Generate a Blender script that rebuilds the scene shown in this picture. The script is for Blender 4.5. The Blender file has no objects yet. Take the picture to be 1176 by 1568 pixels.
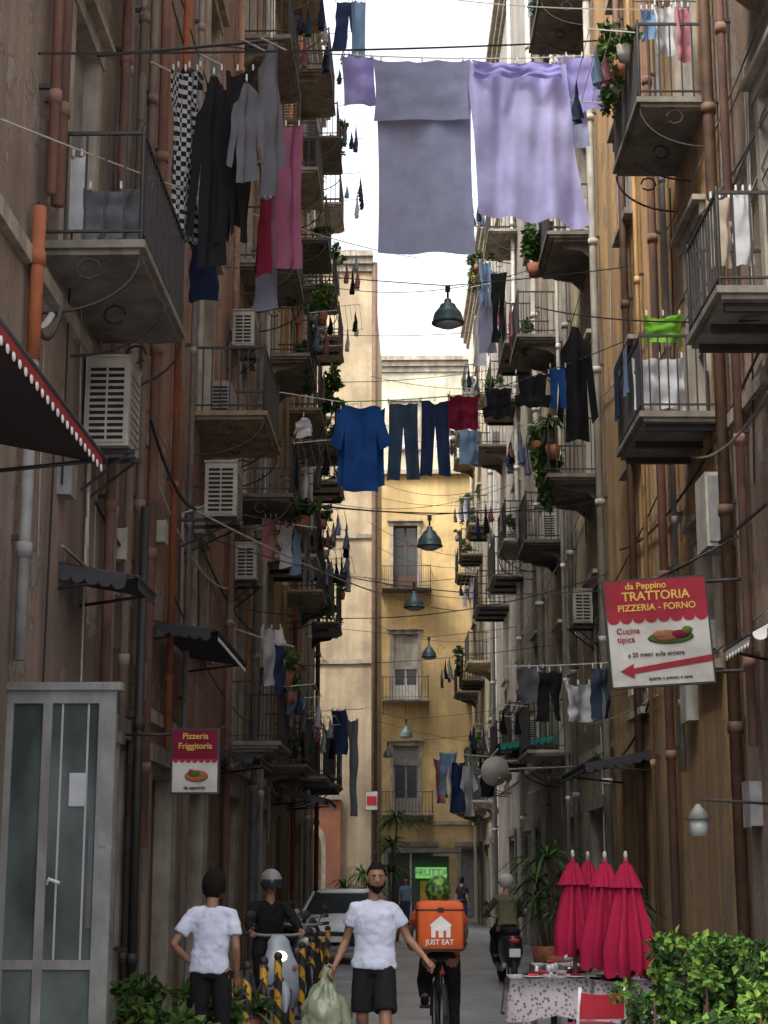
import bpy, math, random
from math import sin, cos, pi, radians, atan
from mathutils import Vector, Matrix, geometry, noise
R=random.Random(11)
sc=bpy.context.scene
F=2600.;TH=atan(564/2600.);PS=radians(1.335);CH=1.65
def ray(px,py):
    a=(px-588)/F;b=(784-py)/F
    v=Vector((a,cos(TH)-b*sin(TH),sin(TH)+b*cos(TH)))
    return Matrix.Rotation(PS,3,'Z')@v
def P(px,py,Y):
    v=ray(px,py);t=Y/v.y
    return Vector((v.x*t,Y,CH+v.z*t))
# ---------------- materials
def nt(name):
    m=bpy.data.materials.new(name);m.use_nodes=True
    n=m.node_tree;b=n.nodes['Principled BSDF'];return m,n,b
def N(n,t,**k):
    x=n.nodes.new(t)
    for a,v in k.items():setattr(x,a,v)
    return x
def noiseN(n,scale,detail=4,vec=None,rough=.55):
    x=N(n,'ShaderNodeTexNoise');x.inputs['Scale'].default_value=scale;x.inputs['Detail'].default_value=detail;x.inputs['Roughness'].default_value=rough
    if vec:n.links.new(vec,x.inputs['Vector'])
    return x.outputs['Fac']
def ramp(n,fac,a,b,ca=(0,0,0,1),cb=(1,1,1,1),const=False):
    x=N(n,'ShaderNodeValToRGB');n.links.new(fac,x.inputs['Fac'])
    x.color_ramp.elements[0].position=a;x.color_ramp.elements[1].position=b
    x.color_ramp.elements[0].color=ca;x.color_ramp.elements[1].color=cb
    if const:x.color_ramp.interpolation='CONSTANT'
    return x.outputs['Color']
def mix(n,fac,a,b,mode='MIX'):
    x=N(n,'ShaderNodeMix',data_type='RGBA',blend_type=mode)
    for s,v in((x.inputs[0],fac),(x.inputs[6],a),(x.inputs[7],b)):
        if isinstance(v,bpy.types.NodeSocket):n.links.new(v,s)
        elif isinstance(v,(int,float)):s.default_value=v
        else:s.default_value=tuple(v)[:3]+(1,)
    return x.outputs[2]
def pos(n,sx=1,sy=1,sz=1):
    g=N(n,'ShaderNodeNewGeometry');m=N(n,'ShaderNodeMapping');n.links.new(g.outputs['Position'],m.inputs[0])
    m.inputs['Scale'].default_value=(sx,sy,sz);return m.outputs[0]
def bump(n,b,h,s=.3,d=.02):
    x=N(n,'ShaderNodeBump');x.inputs['Strength'].default_value=s;x.inputs['Distance'].default_value=d
    n.links.new(h,x.inputs['Height']);n.links.new(x.outputs[0],b.inputs['Normal'])
def mk(name,c,rough=.7,var=.25,scale=5,bs=.15,metal=0,bd=.01):
    m,n,b=nt(name);v=pos(n)
    f=noiseN(n,scale,4,v)
    d=tuple(x*(1-var) for x in c);l=tuple(min(1,x*(1+var*.6)) for x in c)
    n.links.new(ramp(n,f,.3,.7,d+(1,),l+(1,)),b.inputs['Base Color'])
    b.inputs['Roughness'].default_value=rough;b.inputs['Metallic'].default_value=metal
    if bs>.16:bump(n,b,noiseN(n,scale*6,2,v),bs,bd)
    return m
def grimy(name,c,dark_tone=(.08,.065,.05),k=.7):
    m,n,b=nt(name);v=pos(n)
    col=mix(n,ramp(n,noiseN(n,3,4,v),.35,.65),tuple(x*.7 for x in c),c)
    col=mix(n,ramp(n,noiseN(n,2.2,4,pos(n,1.5,1.5,.4),.65),.42,.68,(0,0,0,1),(k,k,k,1)),col,dark_tone)
    n.links.new(col,b.inputs['Base Color']);b.inputs['Roughness'].default_value=.9;bump(n,b,noiseN(n,18,3,v),.4,.012);return m
def plaster(name,c,dark_tone=(.105,.088,.075),peel=(.34,.30,.26),pa=.57,st=.75):
    m,n,b=nt(name);v=pos(n)
    c2=tuple(x*.62 for x in c)
    col=mix(n,ramp(n,noiseN(n,.55,5,v),.42,.58),c2,c)
    pn=noiseN(n,1.3,6,v,.65)
    col=mix(n,ramp(n,pn,pa-.02,pa),col,tuple(x*.45 for x in c))
    col=mix(n,ramp(n,pn,pa+.005,pa+.02),col,peel)
    s=noiseN(n,1.6,4,pos(n,1.8,1.8,.13),.6)
    col=mix(n,ramp(n,s,.42,.68,(0,0,0,1),(st,st,st,1)),col,dark_tone)  # vertical dirt streaks
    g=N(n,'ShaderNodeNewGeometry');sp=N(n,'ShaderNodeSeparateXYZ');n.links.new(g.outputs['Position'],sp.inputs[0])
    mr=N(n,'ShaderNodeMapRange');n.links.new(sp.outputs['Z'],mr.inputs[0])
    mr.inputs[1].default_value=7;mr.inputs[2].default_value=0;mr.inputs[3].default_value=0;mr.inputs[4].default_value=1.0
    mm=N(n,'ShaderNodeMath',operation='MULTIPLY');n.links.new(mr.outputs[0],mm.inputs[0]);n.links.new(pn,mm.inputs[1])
    col=mix(n,mm.outputs[0],col,tuple(x*1.1 for x in dark_tone))  # wall tone gets darker, in blotches, towards the ground
    col=mix(n,ramp(n,noiseN(n,9,4,v,.7),.3,.75,(0,0,0,1),(.45,.45,.45,1)),col,tuple(x*.5 for x in c))
    n.links.new(col,b.inputs['Base Color']);b.inputs['Roughness'].default_value=.92
    bump(n,b,noiseN(n,14,4,v,.7),.6,.02)
    return m
def cloth(name,c,tr=.25,pat=None):
    m,n,b=nt(name);v=pos(n)
    f=noiseN(n,3,3,v)
    col=ramp(n,f,.3,.7,tuple(x*.85 for x in c)+(1,),tuple(min(1,x*1.08) for x in c)+(1,))
    if pat=='check':
        k=N(n,'ShaderNodeTexChecker');k.inputs['Scale'].default_value=19;n.links.new(v,k.inputs['Vector'])
        k.inputs[1].default_value=(.42,.42,.42,1);k.inputs[2].default_value=(.015,.015,.018,1);col=k.outputs[0]
    if pat=='dots':
        k=N(n,'ShaderNodeTexVoronoi');k.inputs['Scale'].default_value=26;n.links.new(v,k.inputs['Vector'])
        col=mix(n,ramp(n,k.outputs['Distance'],.2,.45),(.12,.1,.13),col)
    n.links.new(col,b.inputs['Base Color']);b.inputs['Roughness'].default_value=.9;b.inputs['Specular IOR Level'].default_value=.2
    if pat!='leaf':bump(n,b,noiseN(n,9,4,v),.45,.02)
    if tr:
        t=N(n,'ShaderNodeBsdfTranslucent');n.links.new(col,t.inputs[0])
        x=N(n,'ShaderNodeMixShader');x.inputs[0].default_value=tr
        o=n.nodes['Material Output'];n.links.new(b.outputs[0],x.inputs[1]);n.links.new(t.outputs[0],x.inputs[2]);n.links.new(x.outputs[0],o.inputs[0])
    return m
def emis(name,c,s):
    m,n,b=nt(name);b.inputs['Base Color'].default_value=c+(1,);b.inputs['Emission Color'].default_value=c+(1,);b.inputs['Emission Strength'].default_value=s;return m
def leafm(name,c):return cloth(name,c,0.15,'leaf')
iron=mk('iron',(.03,.028,.028),.6,.3,6)
stone=grimy('balcony_stone',(.26,.235,.2));stonel=grimy('light_stone',(.44,.39,.32),k=.6);stonew=grimy('warm_stone',(.36,.27,.17));stoned=grimy('dark_stone',(.14,.12,.1))
glass=mk('window_glass',(.035,.04,.045),.12,.3,1,0)
dark=mk('dark_interior',(.012,.011,.01),.9)
alu=mk('aluminium',(.40,.42,.41),.45,.2,3,.05,.2);alud=grimy('weathered_frame',(.27,.275,.26),(.1,.09,.08),.55)
white=mk('white_paint',(.66,.65,.62),.6,.2,5);signw=grimy('sign_white',(.58,.57,.53),(.38,.35,.3),.5)
offw=grimy('off_white_plastic',(.5,.48,.42),(.17,.13,.1),.5)
greenp=mk('green_paint',(.05,.10,.07),.6,.3);brownp=mk('brown_wood',(.11,.06,.035),.7,.4)
greyp=mk('grey_paint',(.24,.235,.23),.7,.3);redp=mk('red_paint',(.42,.02,.035),.55,.2)
salm=grimy('salmon_pipe',(.31,.16,.12));orp=grimy('orange_pipe',(.42,.13,.055),k=.6)
blackm=mk('black_rubber',(.015,.015,.016),.7,.2)
cable=mk('cable_black',(.02,.02,.022),.6,.2);cablew=mk('cable_white',(.5,.49,.45),.6,.2)
lampm=mk('lamp_teal_metal',(.08,.135,.14),.45,.25,5,.05,.2);lampg=mk('lamp_glass',(.42,.47,.46),.2,.15)
skin=mk('skin_light',(.36,.19,.125),.55,.12,8,.05);skin2=mk('skin_tan',(.27,.135,.08),.55,.12,8,.05)
hairm=mk('hair_dark',(.012,.009,.008),.85,.5,60,.6);hairm.node_tree.nodes['Principled BSDF'].inputs['Specular IOR Level'].default_value=.15
teew=cloth('tee_white',(.56,.59,.72),0);blk=cloth('cloth_black',(.012,.012,.015),.0)
orange=grimy('delivery_orange',(.74,.13,.03),(.4,.06,.02),.45)
terra=mk('terracotta',(.33,.12,.065),.85,.35)
lf=[leafm('leaf_a',(.065,.13,.03)),leafm('leaf_b',(.03,.07,.02)),leafm('leaf_c',(.11,.16,.04))]
C={k:cloth('cloth_'+k,c,t) for k,c,t in [('lav',(.37,.40,.58),.4),('lav2',(.28,.30,.43),.25),('violet',(.58,.57,.93),.45),('purple',(.36,.33,.68),.4),
 ('blk',(.011,.011,.014),.02),('navy',(.02,.035,.09),.05),('blue',(.015,.07,.26),.15),('jean',(.04,.065,.11),.05),('maroon',(.2,.015,.04),.15),
 ('pink',(.30,.10,.17),.2),('grey',(.14,.14,.16),.15),('white',(.62,.63,.66),.3),('rose',(.45,.2,.23),.3),('green',(.2,.5,.05),.4),('teal',(.05,.3,.24),.3),('lblue',(.22,.34,.52),.3),('olive',(.12,.12,.07),.1),('cream',(.48,.42,.33),.2)]}
checkm=cloth('cloth_check',(.3,.3,.3),.1,'check');dotm=cloth('cloth_pattern',(.42,.38,.40),.0,'dots')
# ---------------- mesh builder
class M:
    def __init__(s,T=None):s.v=[];s.f=[];s.m=[];s.s=[];s.mats=[];s.T=T or Matrix()
    def mi(s,m):
        if m not in s.mats:s.mats.append(m)
        return s.mats.index(m)
    def add(s,pts,faces,mat,sm=False):
        o=len(s.v);T=s.T;s.v+=[T@Vector(p) for p in pts];i=s.mi(mat)
        for f in faces:s.f.append([o+k for k in f]);s.m.append(i);s.s.append(sm)
    def poly(s,pts,mat):s.add(pts,[range(len(pts))],mat)
    def bx(s,x0,x1,y0,y1,z0,z1,mat):
        s.add([(x0,y0,z0),(x1,y0,z0),(x1,y1,z0),(x0,y1,z0),(x0,y0,z1),(x1,y0,z1),(x1,y1,z1),(x0,y1,z1)],
         [(0,3,2,1),(4,5,6,7),(0,1,5,4),(1,2,6,5),(2,3,7,6),(3,0,4,7)],mat)
    def tube(s,pts,r,mat,seg=8,rnd=False,fl=1.0):
        pts=[Vector(p) for p in pts];n=len(pts)
        rs=list(r) if hasattr(r,'__len__') else [r]*n
        if rnd:
            d0=(pts[0]-pts[1]).normalized();d1=(pts[-1]-pts[-2]).normalized();a,b=rs[0],rs[-1]
            pts=[pts[0]+d0*a*.95,pts[0]+d0*a*.6]+pts+[pts[-1]+d1*b*.6,pts[-1]+d1*b*.95]
            rs=[a*.3,a*.8]+rs+[b*.8,b*.3];n+=4
        V=[];ref=None
        for i in range(n):
            d=(pts[min(i+1,n-1)]-pts[max(i-1,0)])
            if d.length<1e-6:d=Vector((0,0,1))
            d.normalize()
            if ref is None:
                ref=d.orthogonal().normalized() if abs(d.z)<.8 else (Vector((1,0,0))-d*d.x).normalized()
            ref=(ref-d*ref.dot(d)).normalized();q=d.cross(ref)
            for k in range(seg):
                a=2*pi*k/seg;V.append(pts[i]+ref*cos(a)*rs[i]+q*sin(a)*rs[i]*fl)
        Fc=[(i*seg+k,i*seg+(k+1)%seg,(i+1)*seg+(k+1)%seg,(i+1)*seg+k) for i in range(n-1) for k in range(seg)]
        Fc+=[tuple(reversed(range(seg))),tuple(range((n-1)*seg,n*seg))]
        s.add(V,Fc,mat,seg>5)
    def loft(s,rings,mat,seg=20,sq=1.0,sm=True):
        V=[];n=len(rings)
        for (cx,cy,cz,rx,ry) in rings:
            for k in range(seg):
                a=2*pi*k/seg;ca,sa=cos(a),sin(a)
                V.append((cx+rx*math.copysign(abs(ca)**sq,ca),cy+ry*math.copysign(abs(sa)**sq,sa),cz))
        Fc=[(i*seg+k,i*seg+(k+1)%seg,(i+1)*seg+(k+1)%seg,(i+1)*seg+k) for i in range(n-1) for k in range(seg)]
        Fc+=[tuple(reversed(range(seg))),tuple(range((n-1)*seg,n*seg))]
        s.add(V,Fc,mat,sm)
    def ell(s,c,r,mat,seg=14,rg=9,fn=None,cond=None):
        V=[];c=Vector(c)
        for i in range(rg+1):
            t=pi*i/rg
            for k in range(seg):
                a=2*pi*k/seg;d=Vector((sin(t)*cos(a),sin(t)*sin(a),cos(t)));q=Vector((d.x*r[0],d.y*r[1],d.z*r[2]))
                if fn:q=fn(d,q)
                V.append(c+q)
        Fc=[]
        for i in range(rg):
            for k in range(seg):
                f=(i*seg+k,(i+1)*seg+k,(i+1)*seg+(k+1)%seg,i*seg+(k+1)%seg)
                if cond:
                    m=sum((V[j]-c for j in f),Vector())/4
                    if not cond(Vector((m.x/r[0],m.y/r[1],m.z/r[2]))):continue
                Fc.append(f)
        s.add(V,Fc,mat,True)
    def torus(s,c,R0,r,mat,ax='x',seg=24,sg=8):
        V=[]
        for i in range(seg):
            a=2*pi*i/seg
            for k in range(sg):
                b=2*pi*k/sg;q=R0+r*cos(b);h=r*sin(b)
                p=(h,q*cos(a),q*sin(a)) if ax=='x' else (q*cos(a),q*sin(a),h)
                V.append(Vector(c)+Vector(p))
        s.add(V,[(i*sg+k,((i+1)%seg)*sg+k,((i+1)%seg)*sg+(k+1)%sg,i*sg+(k+1)%sg) for i in range(seg) for k in range(sg)],mat,True)
    def leaves(s,c,r,n,size,mats=None,clumps=0,rg=R):
        mats=mats or lf;c=Vector(c);cc=[]
        for _ in range(clumps):
            d=Vector((rg.gauss(0,1),rg.gauss(0,1),rg.gauss(0,1))).normalized()*rg.uniform(.4,.85)
            cc.append((Vector((d.x*r[0],d.y*r[1],d.z*r[2])),rg.uniform(.22,.42),rg.randrange(len(mats))))
        for i in range(n):
            d=Vector((rg.gauss(0,1),rg.gauss(0,1),rg.gauss(0,1))).normalized()*rg.random()**.4
            if cc:
                q,k,w0=cc[rg.randrange(len(cc))];p=c+q+Vector((d.x*r[0]*k,d.y*r[1]*k,d.z*r[2]*k));mt=mats[w0] if rg.random()<.6 else mats[rg.randrange(len(mats))]
            else:p=c+Vector((d.x*r[0],d.y*r[1],d.z*r[2]));mt=mats[rg.randrange(len(mats))]
            a=Vector((rg.gauss(0,1),rg.gauss(0,1),rg.gauss(0,.8))).normalized();b=a.orthogonal().normalized()
            b=Matrix.Rotation(rg.random()*6.3,3,a)@b;L=size*rg.uniform(.6,1.3);w=L*.32;u=a.cross(b)
            s.add([p,p+a*L*.45+b*w+u*w*.3,p+a*L,p+a*L*.45-b*w+u*w*.3],[(0,1,2),(0,2,3)],mt)
    def blades(s,c,n,L,w,mats=None,up=1.0,rg=R):
        mats=mats or lf;c=Vector(c)
        for i in range(n):
            a=rg.random()*2*pi;e=rg.uniform(.25,1.0)*up;l=L*rg.uniform(.6,1.1);h=Vector((cos(a),sin(a),0));q=Vector((-sin(a),cos(a),0))
            V=[];K=5;mt=mats[rg.randrange(len(mats))]
            for k in range(K+1):
                t=k/K;p=c+h*l*t*(1.1-e*.5)+Vector((0,0,l*(e*t*1.0-t*t*.75)));ww=w*(1-t**2)*(.5+t) if t<1 else .001
                V+=[p+q*ww,p-q*ww]
            s.add(V,[(2*k,2*k+1,2*k+3,2*k+2) for k in range(K)],mt,True)
    def obj(s,name,parent=None,loc=None):
        me=bpy.data.meshes.new(name);me.from_pydata([tuple(v) for v in s.v],[],s.f)
        for m in s.mats:me.materials.append(m)
        me.polygons.foreach_set('material_index',s.m);me.polygons.foreach_set('use_smooth',s.s);me.update()
        o=bpy.data.objects.new(name,me);sc.collection.objects.link(o)
        if parent:o.parent=parent
        return o
def E(name):
    o=bpy.data.objects.new(name,None);sc.collection.objects.link(o);return o
def text(s,loc,size,mat,parent,name='lettering',rz=0,ext=.003,ry=0):
    c=bpy.data.curves.new(name,'FONT');c.body=s;c.size=size;c.align_x='CENTER';c.align_y='CENTER';c.extrude=ext;c.offset=size*.015
    o=bpy.data.objects.new(name,c);sc.collection.objects.link(o);o.location=loc;o.rotation_euler=(pi/2,ry,rz);c.materials.append(mat);o.parent=parent;return o
def frame(o,u):
    u=Vector(u).normalized();w=Vector((u.y,-u.x,0))
    return Matrix(((u.x,w.x,0,o[0]),(u.y,w.y,0,o[1]),(0,0,1,0),(0,0,0,1)))
# ---------------- building kit (local: u along wall, w out, z up)
def railing(m,u0,u1,z,d,mat,h=1.0,bar=.11,th=.009):
    for a,b,c,e in((u0,u1,d-.03,d),(u0,u0+.03,0,d-.03),(u1-.03,u1,0,d-.03)):
        m.bx(a,b,c,e,z+h-.03,z+h,mat);m.bx(a,b,c,e,z+.08,z+.1,mat)
    n=int((u1-u0)/bar)
    for i in range(n+1):
        u=u0+.015+(u1-u0-.03)*i/n;m.bx(u-th,u+th,d-.024,d-.006,z,z+h-.03,mat)
    n=int(d/bar)
    for e in(u0+.015,u1-.015):
        for i in range(1,n):
            w=d*i/n;m.bx(e-th,e+th,w-th,w+th,z,z+h-.03,mat)
    for u in(u0+.02,u1-.02):m.tube([(u,d-.015,z),(u,d-.015,z+h+.03)],.02,mat,6,True)
def balcony(m,u0,u1,z,d,rg,rail=iron,st=None,sty=None):
    st=st or rg.choice([stone,stone,stonel,stonew,stoned]);sty=sty if sty is not None else rg.randrange(3)
    m.bx(u0,u1,.0,d,z-.07,z,st);m.bx(u0+.04,u1-.04,0,d-.05,z-.12,z-.07,st)
    if sty==0:
        m.bx(u0+.1,u1-.1,0,d-.13,z-.17,z-.12,st)
        for u in(u0+.25,u1-.37):
            m.add([(u,0,z-.17),(u,d*.7,z-.17),(u,d*.62,z-.25),(u,d*.25,z-.3),(u,0,z-.5),(u+.12,0,z-.17),(u+.12,d*.7,z-.17),(u+.12,d*.62,z-.25),(u+.12,d*.25,z-.3),(u+.12,0,z-.5)],
              [(0,1,2,3,4),(9,8,7,6,5),(1,6,7,2),(2,7,8,3),(3,8,9,4)],st)
    elif sty==1:
        for u in(u0+.06,(u0+u1)/2,u1-.06):
            m.tube([(u,d*.95*cos(k*pi/16),z-.13-.5*sin(k*pi/16)) for k in range(9)],.014,iron,5)
            m.tube([(u,d*.45+.1*cos(k*.8),z-.24+.09*sin(k*.8)) for k in range(8)],.012,iron,5)
    else:
        for u in(u0+.15,(u0+u1)/2-.03,u1-.21):m.bx(u,u+.06,0,d-.1,z-.2,z-.12,iron)
    railing(m,u0+.03,u1-.03,z,d-.03,rail,rg.choice([.95,1.0,1.05]),rg.choice([.1,.12,.14]))
    k=rg.random()
    if k<.22:
        pm=rg.choice([offw,C['white'],C['green'],stonel,C['grey']]);V=[(u0+.04+(u1-u0-.08)*j/10,d-.06-.015*sin(j*1.7+q),z+.12+.75*q/2) for j in range(11) for q in range(3)]
        m.add(V,[(j*3+q,(j+1)*3+q,(j+1)*3+q+1,j*3+q+1) for j in range(10) for q in range(2)],pm,True)
def shutter(m,u,w0,w1,z0,z1,mat):
    m.bx(u,u+.04,w0,w0+.05,z0,z1,mat);m.bx(u,u+.04,w1-.05,w1,z0,z1,mat)
    for z in(z0,(z0+z1)/2-.04,z1-.08):m.bx(u,u+.04,w0+.05,w1-.05,z,z+.08,mat)
    z=z0+.1
    while z<z1-.1:
        m.add([(u,w0+.05,z),(u,w1-.05,z),(u+.035,w1-.05,z+.045),(u+.035,w0+.05,z+.045)],[(0,1,2,3)],mat);z+=.07
def opening(m,u0,u1,z0,z1,rg,wall,sh,door=True,trim=stonel,dp=.24,shp=.25):
    for q in([(u0,0,z0),(u0,-dp,z0),(u0,-dp,z1),(u0,0,z1)],[(u1,0,z0),(u1,-dp,z0),(u1,-dp,z1),(u1,0,z1)],[(u0,0,z1),(u1,0,z1),(u1,-dp,z1),(u0,-dp,z1)],[(u0,0,z0),(u1,0,z0),(u1,-dp,z0),(u0,-dp,z0)]):m.poly(q,trim)
    m.poly([(u0,-dp,z0),(u1,-dp,z0),(u1,-dp,z1),(u0,-dp,z1)],glass)
    a=-dp+.003;b=-dp+.05;t=.07;um=(u0+u1)/2;fm=rg.choice([white,white,brownp,greyp])
    m.bx(u0,u0+t,a,b,z0,z1,fm);m.bx(u1-t,u1,a,b,z0,z1,fm);m.bx(u0+t,u1-t,a,b,z1-t,z1,fm);m.bx(u0+t,u1-t,a,b,z0,z0+t,fm)
    m.bx(um-.05,um+.05,a,b+.01,z0+t,z1-t,fm);zz=z0+(z1-z0)*.7;m.bx(u0+t,um-.05,a,b-.005,zz,zz+.05,fm);m.bx(um+.05,u1-t,a,b-.005,zz,zz+.05,fm)
    if door:m.bx(u0+t,um-.05,a,b-.005,z0+t,z0+.7,fm);m.bx(um+.05,u1-t,a,b-.005,z0+t,z0+.7,fm)
    if rg.random()<.4:m.bx(u0+t,um-.05,a-.0,a+.008,z0+(.7 if door else t),zz,C['white'])
    m.bx(u0-.16,u0,0,.05,z0,z1,trim);m.bx(u1,u1+.16,0,.05,z0,z1,trim);m.bx(u0-.2,u1+.2,0,.07,z1,z1+.18,trim);m.bx(u0-.26,u1+.26,0,.16,z1+.18,z1+.25,trim)
    if not door:m.bx(u0-.2,u1+.2,0,.14,z0-.1,z0,trim)
    k=rg.random()
    if k<shp:
        for u in(u0-.05,u1+.01):shutter(m,u,.08,.5,z0+.02,z1-.02,sh)
    elif k<.6:
        z=z1-rg.uniform(.5,1.6)
        m.bx(u0,u1,-.12,-.1,z,z1,rg.choice([offw,greyp,brownp]))
def wallgrid(m,u0,u1,z0,z1,ops,mat):
    us=sorted({u0,u1}|{o[0] for o in ops}|{o[1] for o in ops});zs=sorted({z0,z1}|{o[2] for o in ops}|{o[3] for o in ops})
    us=[u for u in us if u0<=u<=u1];zs=[z for z in zs if z0<=z<=z1]
    for i in range(len(us)-1):
        for j in range(len(zs)-1):
            cu=(us[i]+us[i+1])/2;cz=(zs[j]+zs[j+1])/2
            if any(o[0]<cu<o[1] and o[2]<cz<o[3] for o in ops):continue
            m.poly([(us[i],0,zs[j]),(us[i+1],0,zs[j]),(us[i+1],0,zs[j+1]),(us[i],0,zs[j+1])],mat)
def building(name,T,L,H,floors,cols,wall,sh=greenp,seed=1,bald=.9,skip=(),depth=9,gf=(1.2,5.2),gh=2.9,rail=iron,bal=True,trim=stonel,clut=True,gw=2.0,hl=(1.0,1.3),shp=.25,topm=None,wh=2.55):
    rg=random.Random(seed);e=E(name);w=M(T);d=M(T);b=M(T);ops=[]
    for fi,z in enumerate(floors):
        for ci,u in enumerate(cols):
            door=bal and (fi,ci) not in skip
            z0=z+(.02 if door else .95);z1=z+wh
            o=(u-.55,u+.55,z0,z1);ops.append(o);opening(d,*o,rg,wall,sh,door,trim,.24,shp)
            if door:
                l=rg.uniform(*hl);bd=bald*rg.uniform(.85,1.05);balcony(b,u-l,u+l,z,bd,rg,rail)
                if clut:clutter(b,u-l,u+l,z,bd,rg)
    for u in gf:
        o=(u,u+gw,.02,gh);ops.append(o);k=rg.random()
        for q in([(o[0],0,0),(o[0],-.3,0),(o[0],-.3,gh),(o[0],0,gh)],[(o[1],0,0),(o[1],-.3,0),(o[1],-.3,gh),(o[1],0,gh)],[(o[0],0,gh),(o[1],0,gh),(o[1],-.3,gh),(o[0],-.3,gh)]):d.poly(q,trim)
        if k<.5:
            z=.02
            while z<gh-.01:d.bx(o[0],o[1],-.3,-.27,z,z+.08,greyp);d.bx(o[0],o[1],-.3,-.285,z+.08,z+.1,dark);z+=.1
        else:
            d.poly([(o[0],-.3,0),(o[1],-.3,0),(o[1],-.3,gh),(o[0],-.3,gh)],glass)
            for q in(o[0],(o[0]+o[1])/2-.05,o[1]-.1):d.bx(q,q+.1,-.297,-.22,0,gh,rg.choice([brownp,alu,greenp]))
        d.bx(o[0]-.18,o[0],0,.06,0,gh+.1,stone);d.bx(o[1],o[1]+.18,0,.06,0,gh+.1,stone);d.bx(o[0]-.25,o[1]+.25,0,.1,gh+.1,gh+.3,stone)
    zt=floors[-1]-.12 if topm else H
    wallgrid(w,0,L,0,zt,ops,wall)
    if topm:wallgrid(w,0,L,zt,H,ops,topm);d.bx(0,L,0,.25,zt-.2,zt,trim)
    w.poly([(0,0,0),(0,-depth,0),(0,-depth,H),(0,0,H)],wall);w.poly([(L,0,0),(L,-depth,0),(L,-depth,H),(L,0,H)],wall)
    w.poly([(0,-depth,0),(L,-depth,0),(L,-depth,H),(0,-depth,H)],wall);w.poly([(0,0,H-.02),(L,0,H-.02),(L,-depth,H-.02),(0,-depth,H-.02)],stone)
    d.bx(-.003,L+.003,.0,.35,H,H+.2,trim);d.bx(0,L,0,.22,H-.25,H,trim);d.bx(0,L,0,.1,H-.5,H-.25,trim)
    if floors and gf:d.bx(0,L,0,.07,floors[0]-.45,floors[0]-.3,trim)
    if not bal:
        for z in floors[1:]:d.bx(0,L,0,.06,z-.1,z+.05,trim)
    w.obj('walls',e);d.obj('windows_and_trim',e);
    if b.f:b.obj('balconies',e)
    return e
def clutter(b,u0,u1,z,d,rg):
    k=rg.random()
    if k<.55:
        for i in range(rg.randint(1,4)):
            u=rg.uniform(u0+.15,u1-.15);w=d-.2
            if rg.random()<.5:w=d+.06;zz=z+.72
            else:zz=z+.02
            b.loft([(u,w,zz,.07,.07),(u,w,zz+.2,.1,.1)],rg.choice([terra,terra,offw,greyp]),10)
            r=rg.uniform(.12,.3);b.leaves((u,w,zz+.2+r*.7),(r,r,r*rg.uniform(.8,1.6)),int(220*r/.2),.1,None,5,rg)
            if rg.random()<.4:b.leaves((u,w+.05,zz-.1),(r*.7,.12,.45),120,.09,None,4,rg)
    if rg.random()<.25:
        u=rg.uniform(u0+.1,u1-.9);m=rg.choice([offw,white,greyp]);b.bx(u,u+.8,.12,.42,z+.1,z+.7,m)
        for i in range(9):b.bx(u-.006,u,.16,.38,z+.15+i*.055,z+.175+i*.055,dark)
    if rg.random()<.5:
        for i in range(rg.randint(1,3)):
            u=rg.uniform(u0+.1,u1-.6);l=rg.uniform(.3,.6);h=rg.uniform(.4,.85);cm=C[rg.choice(['white','rose','lblue','grey','navy','blk','maroon','white'])]
            V=[];K=8
            for j in range(K+1):
                for q in range(4):V.append((u+l*j/K,d+.03+.025*sin(j*1.9+q)*q/3,z+1.02-h*q/3))
            b.add(V,[(j*4+q,(j+1)*4+q,(j+1)*4+q+1,j*4+q+1) for j in range(K) for q in range(3)],cm,True)
    if rg.random()<.5:
        for j in range(4):
            w=d+.12+j*.14;b.tube([(u0+.1,w,z+.95),(u1-.1,w,z+.95)],.006,cablew,4)
        for u in(u0+.1,u1-.1):b.tube([(u,d-.02,z+.9),(u,d+.56,z+.95)],.01,cablew,4)
        for j in range(rg.randint(3,7)):
            u=rg.uniform(u0+.1,u1-.5);w=d+.12+.14*rg.randint(0,3);l=rg.uniform(.2,.45);h=rg.uniform(.3,.8);cm=C[rg.choice(['white','rose','lblue','grey','navy','blk','jean','white','lav'])]
            V=[(u+l*q/5+.02*sin(p*2+q),w+.03*sin(q*2.+p)*p,z+.95-h*p/3) for q in range(6) for p in range(4)]
            b.add(V,[(q*4+p,(q+1)*4+p,(q+1)*4+p+1,q*4+p+1) for q in range(5) for p in range(3)],cm,True)
def pipe(m,u,z0,z1,r,mat,w=.1):
    m.tube([(u,w,z0),(u,w,z1)],r,mat,10)
    z=z0+.8
    while z<z1:
        m.tube([(u,w,z),(u,w,z+.12)],r*1.25,mat,10);m.bx(u-.02,u+.02,0,w,z+.14,z+.18,iron);z+=2.4
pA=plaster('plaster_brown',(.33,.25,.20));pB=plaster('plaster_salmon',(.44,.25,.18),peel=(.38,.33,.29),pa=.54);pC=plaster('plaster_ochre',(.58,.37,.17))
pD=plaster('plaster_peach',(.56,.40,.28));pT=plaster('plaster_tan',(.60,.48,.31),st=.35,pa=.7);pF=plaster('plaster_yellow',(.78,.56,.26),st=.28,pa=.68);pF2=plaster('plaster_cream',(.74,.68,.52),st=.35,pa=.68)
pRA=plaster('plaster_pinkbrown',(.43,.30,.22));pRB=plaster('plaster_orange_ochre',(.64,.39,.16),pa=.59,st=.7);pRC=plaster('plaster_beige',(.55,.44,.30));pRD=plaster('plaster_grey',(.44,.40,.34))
LX=-3.2
def TL(y):return frame((LX,y),(0,1))
LF=[3.9,8.1,12.3,16.5,20.8]
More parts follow.
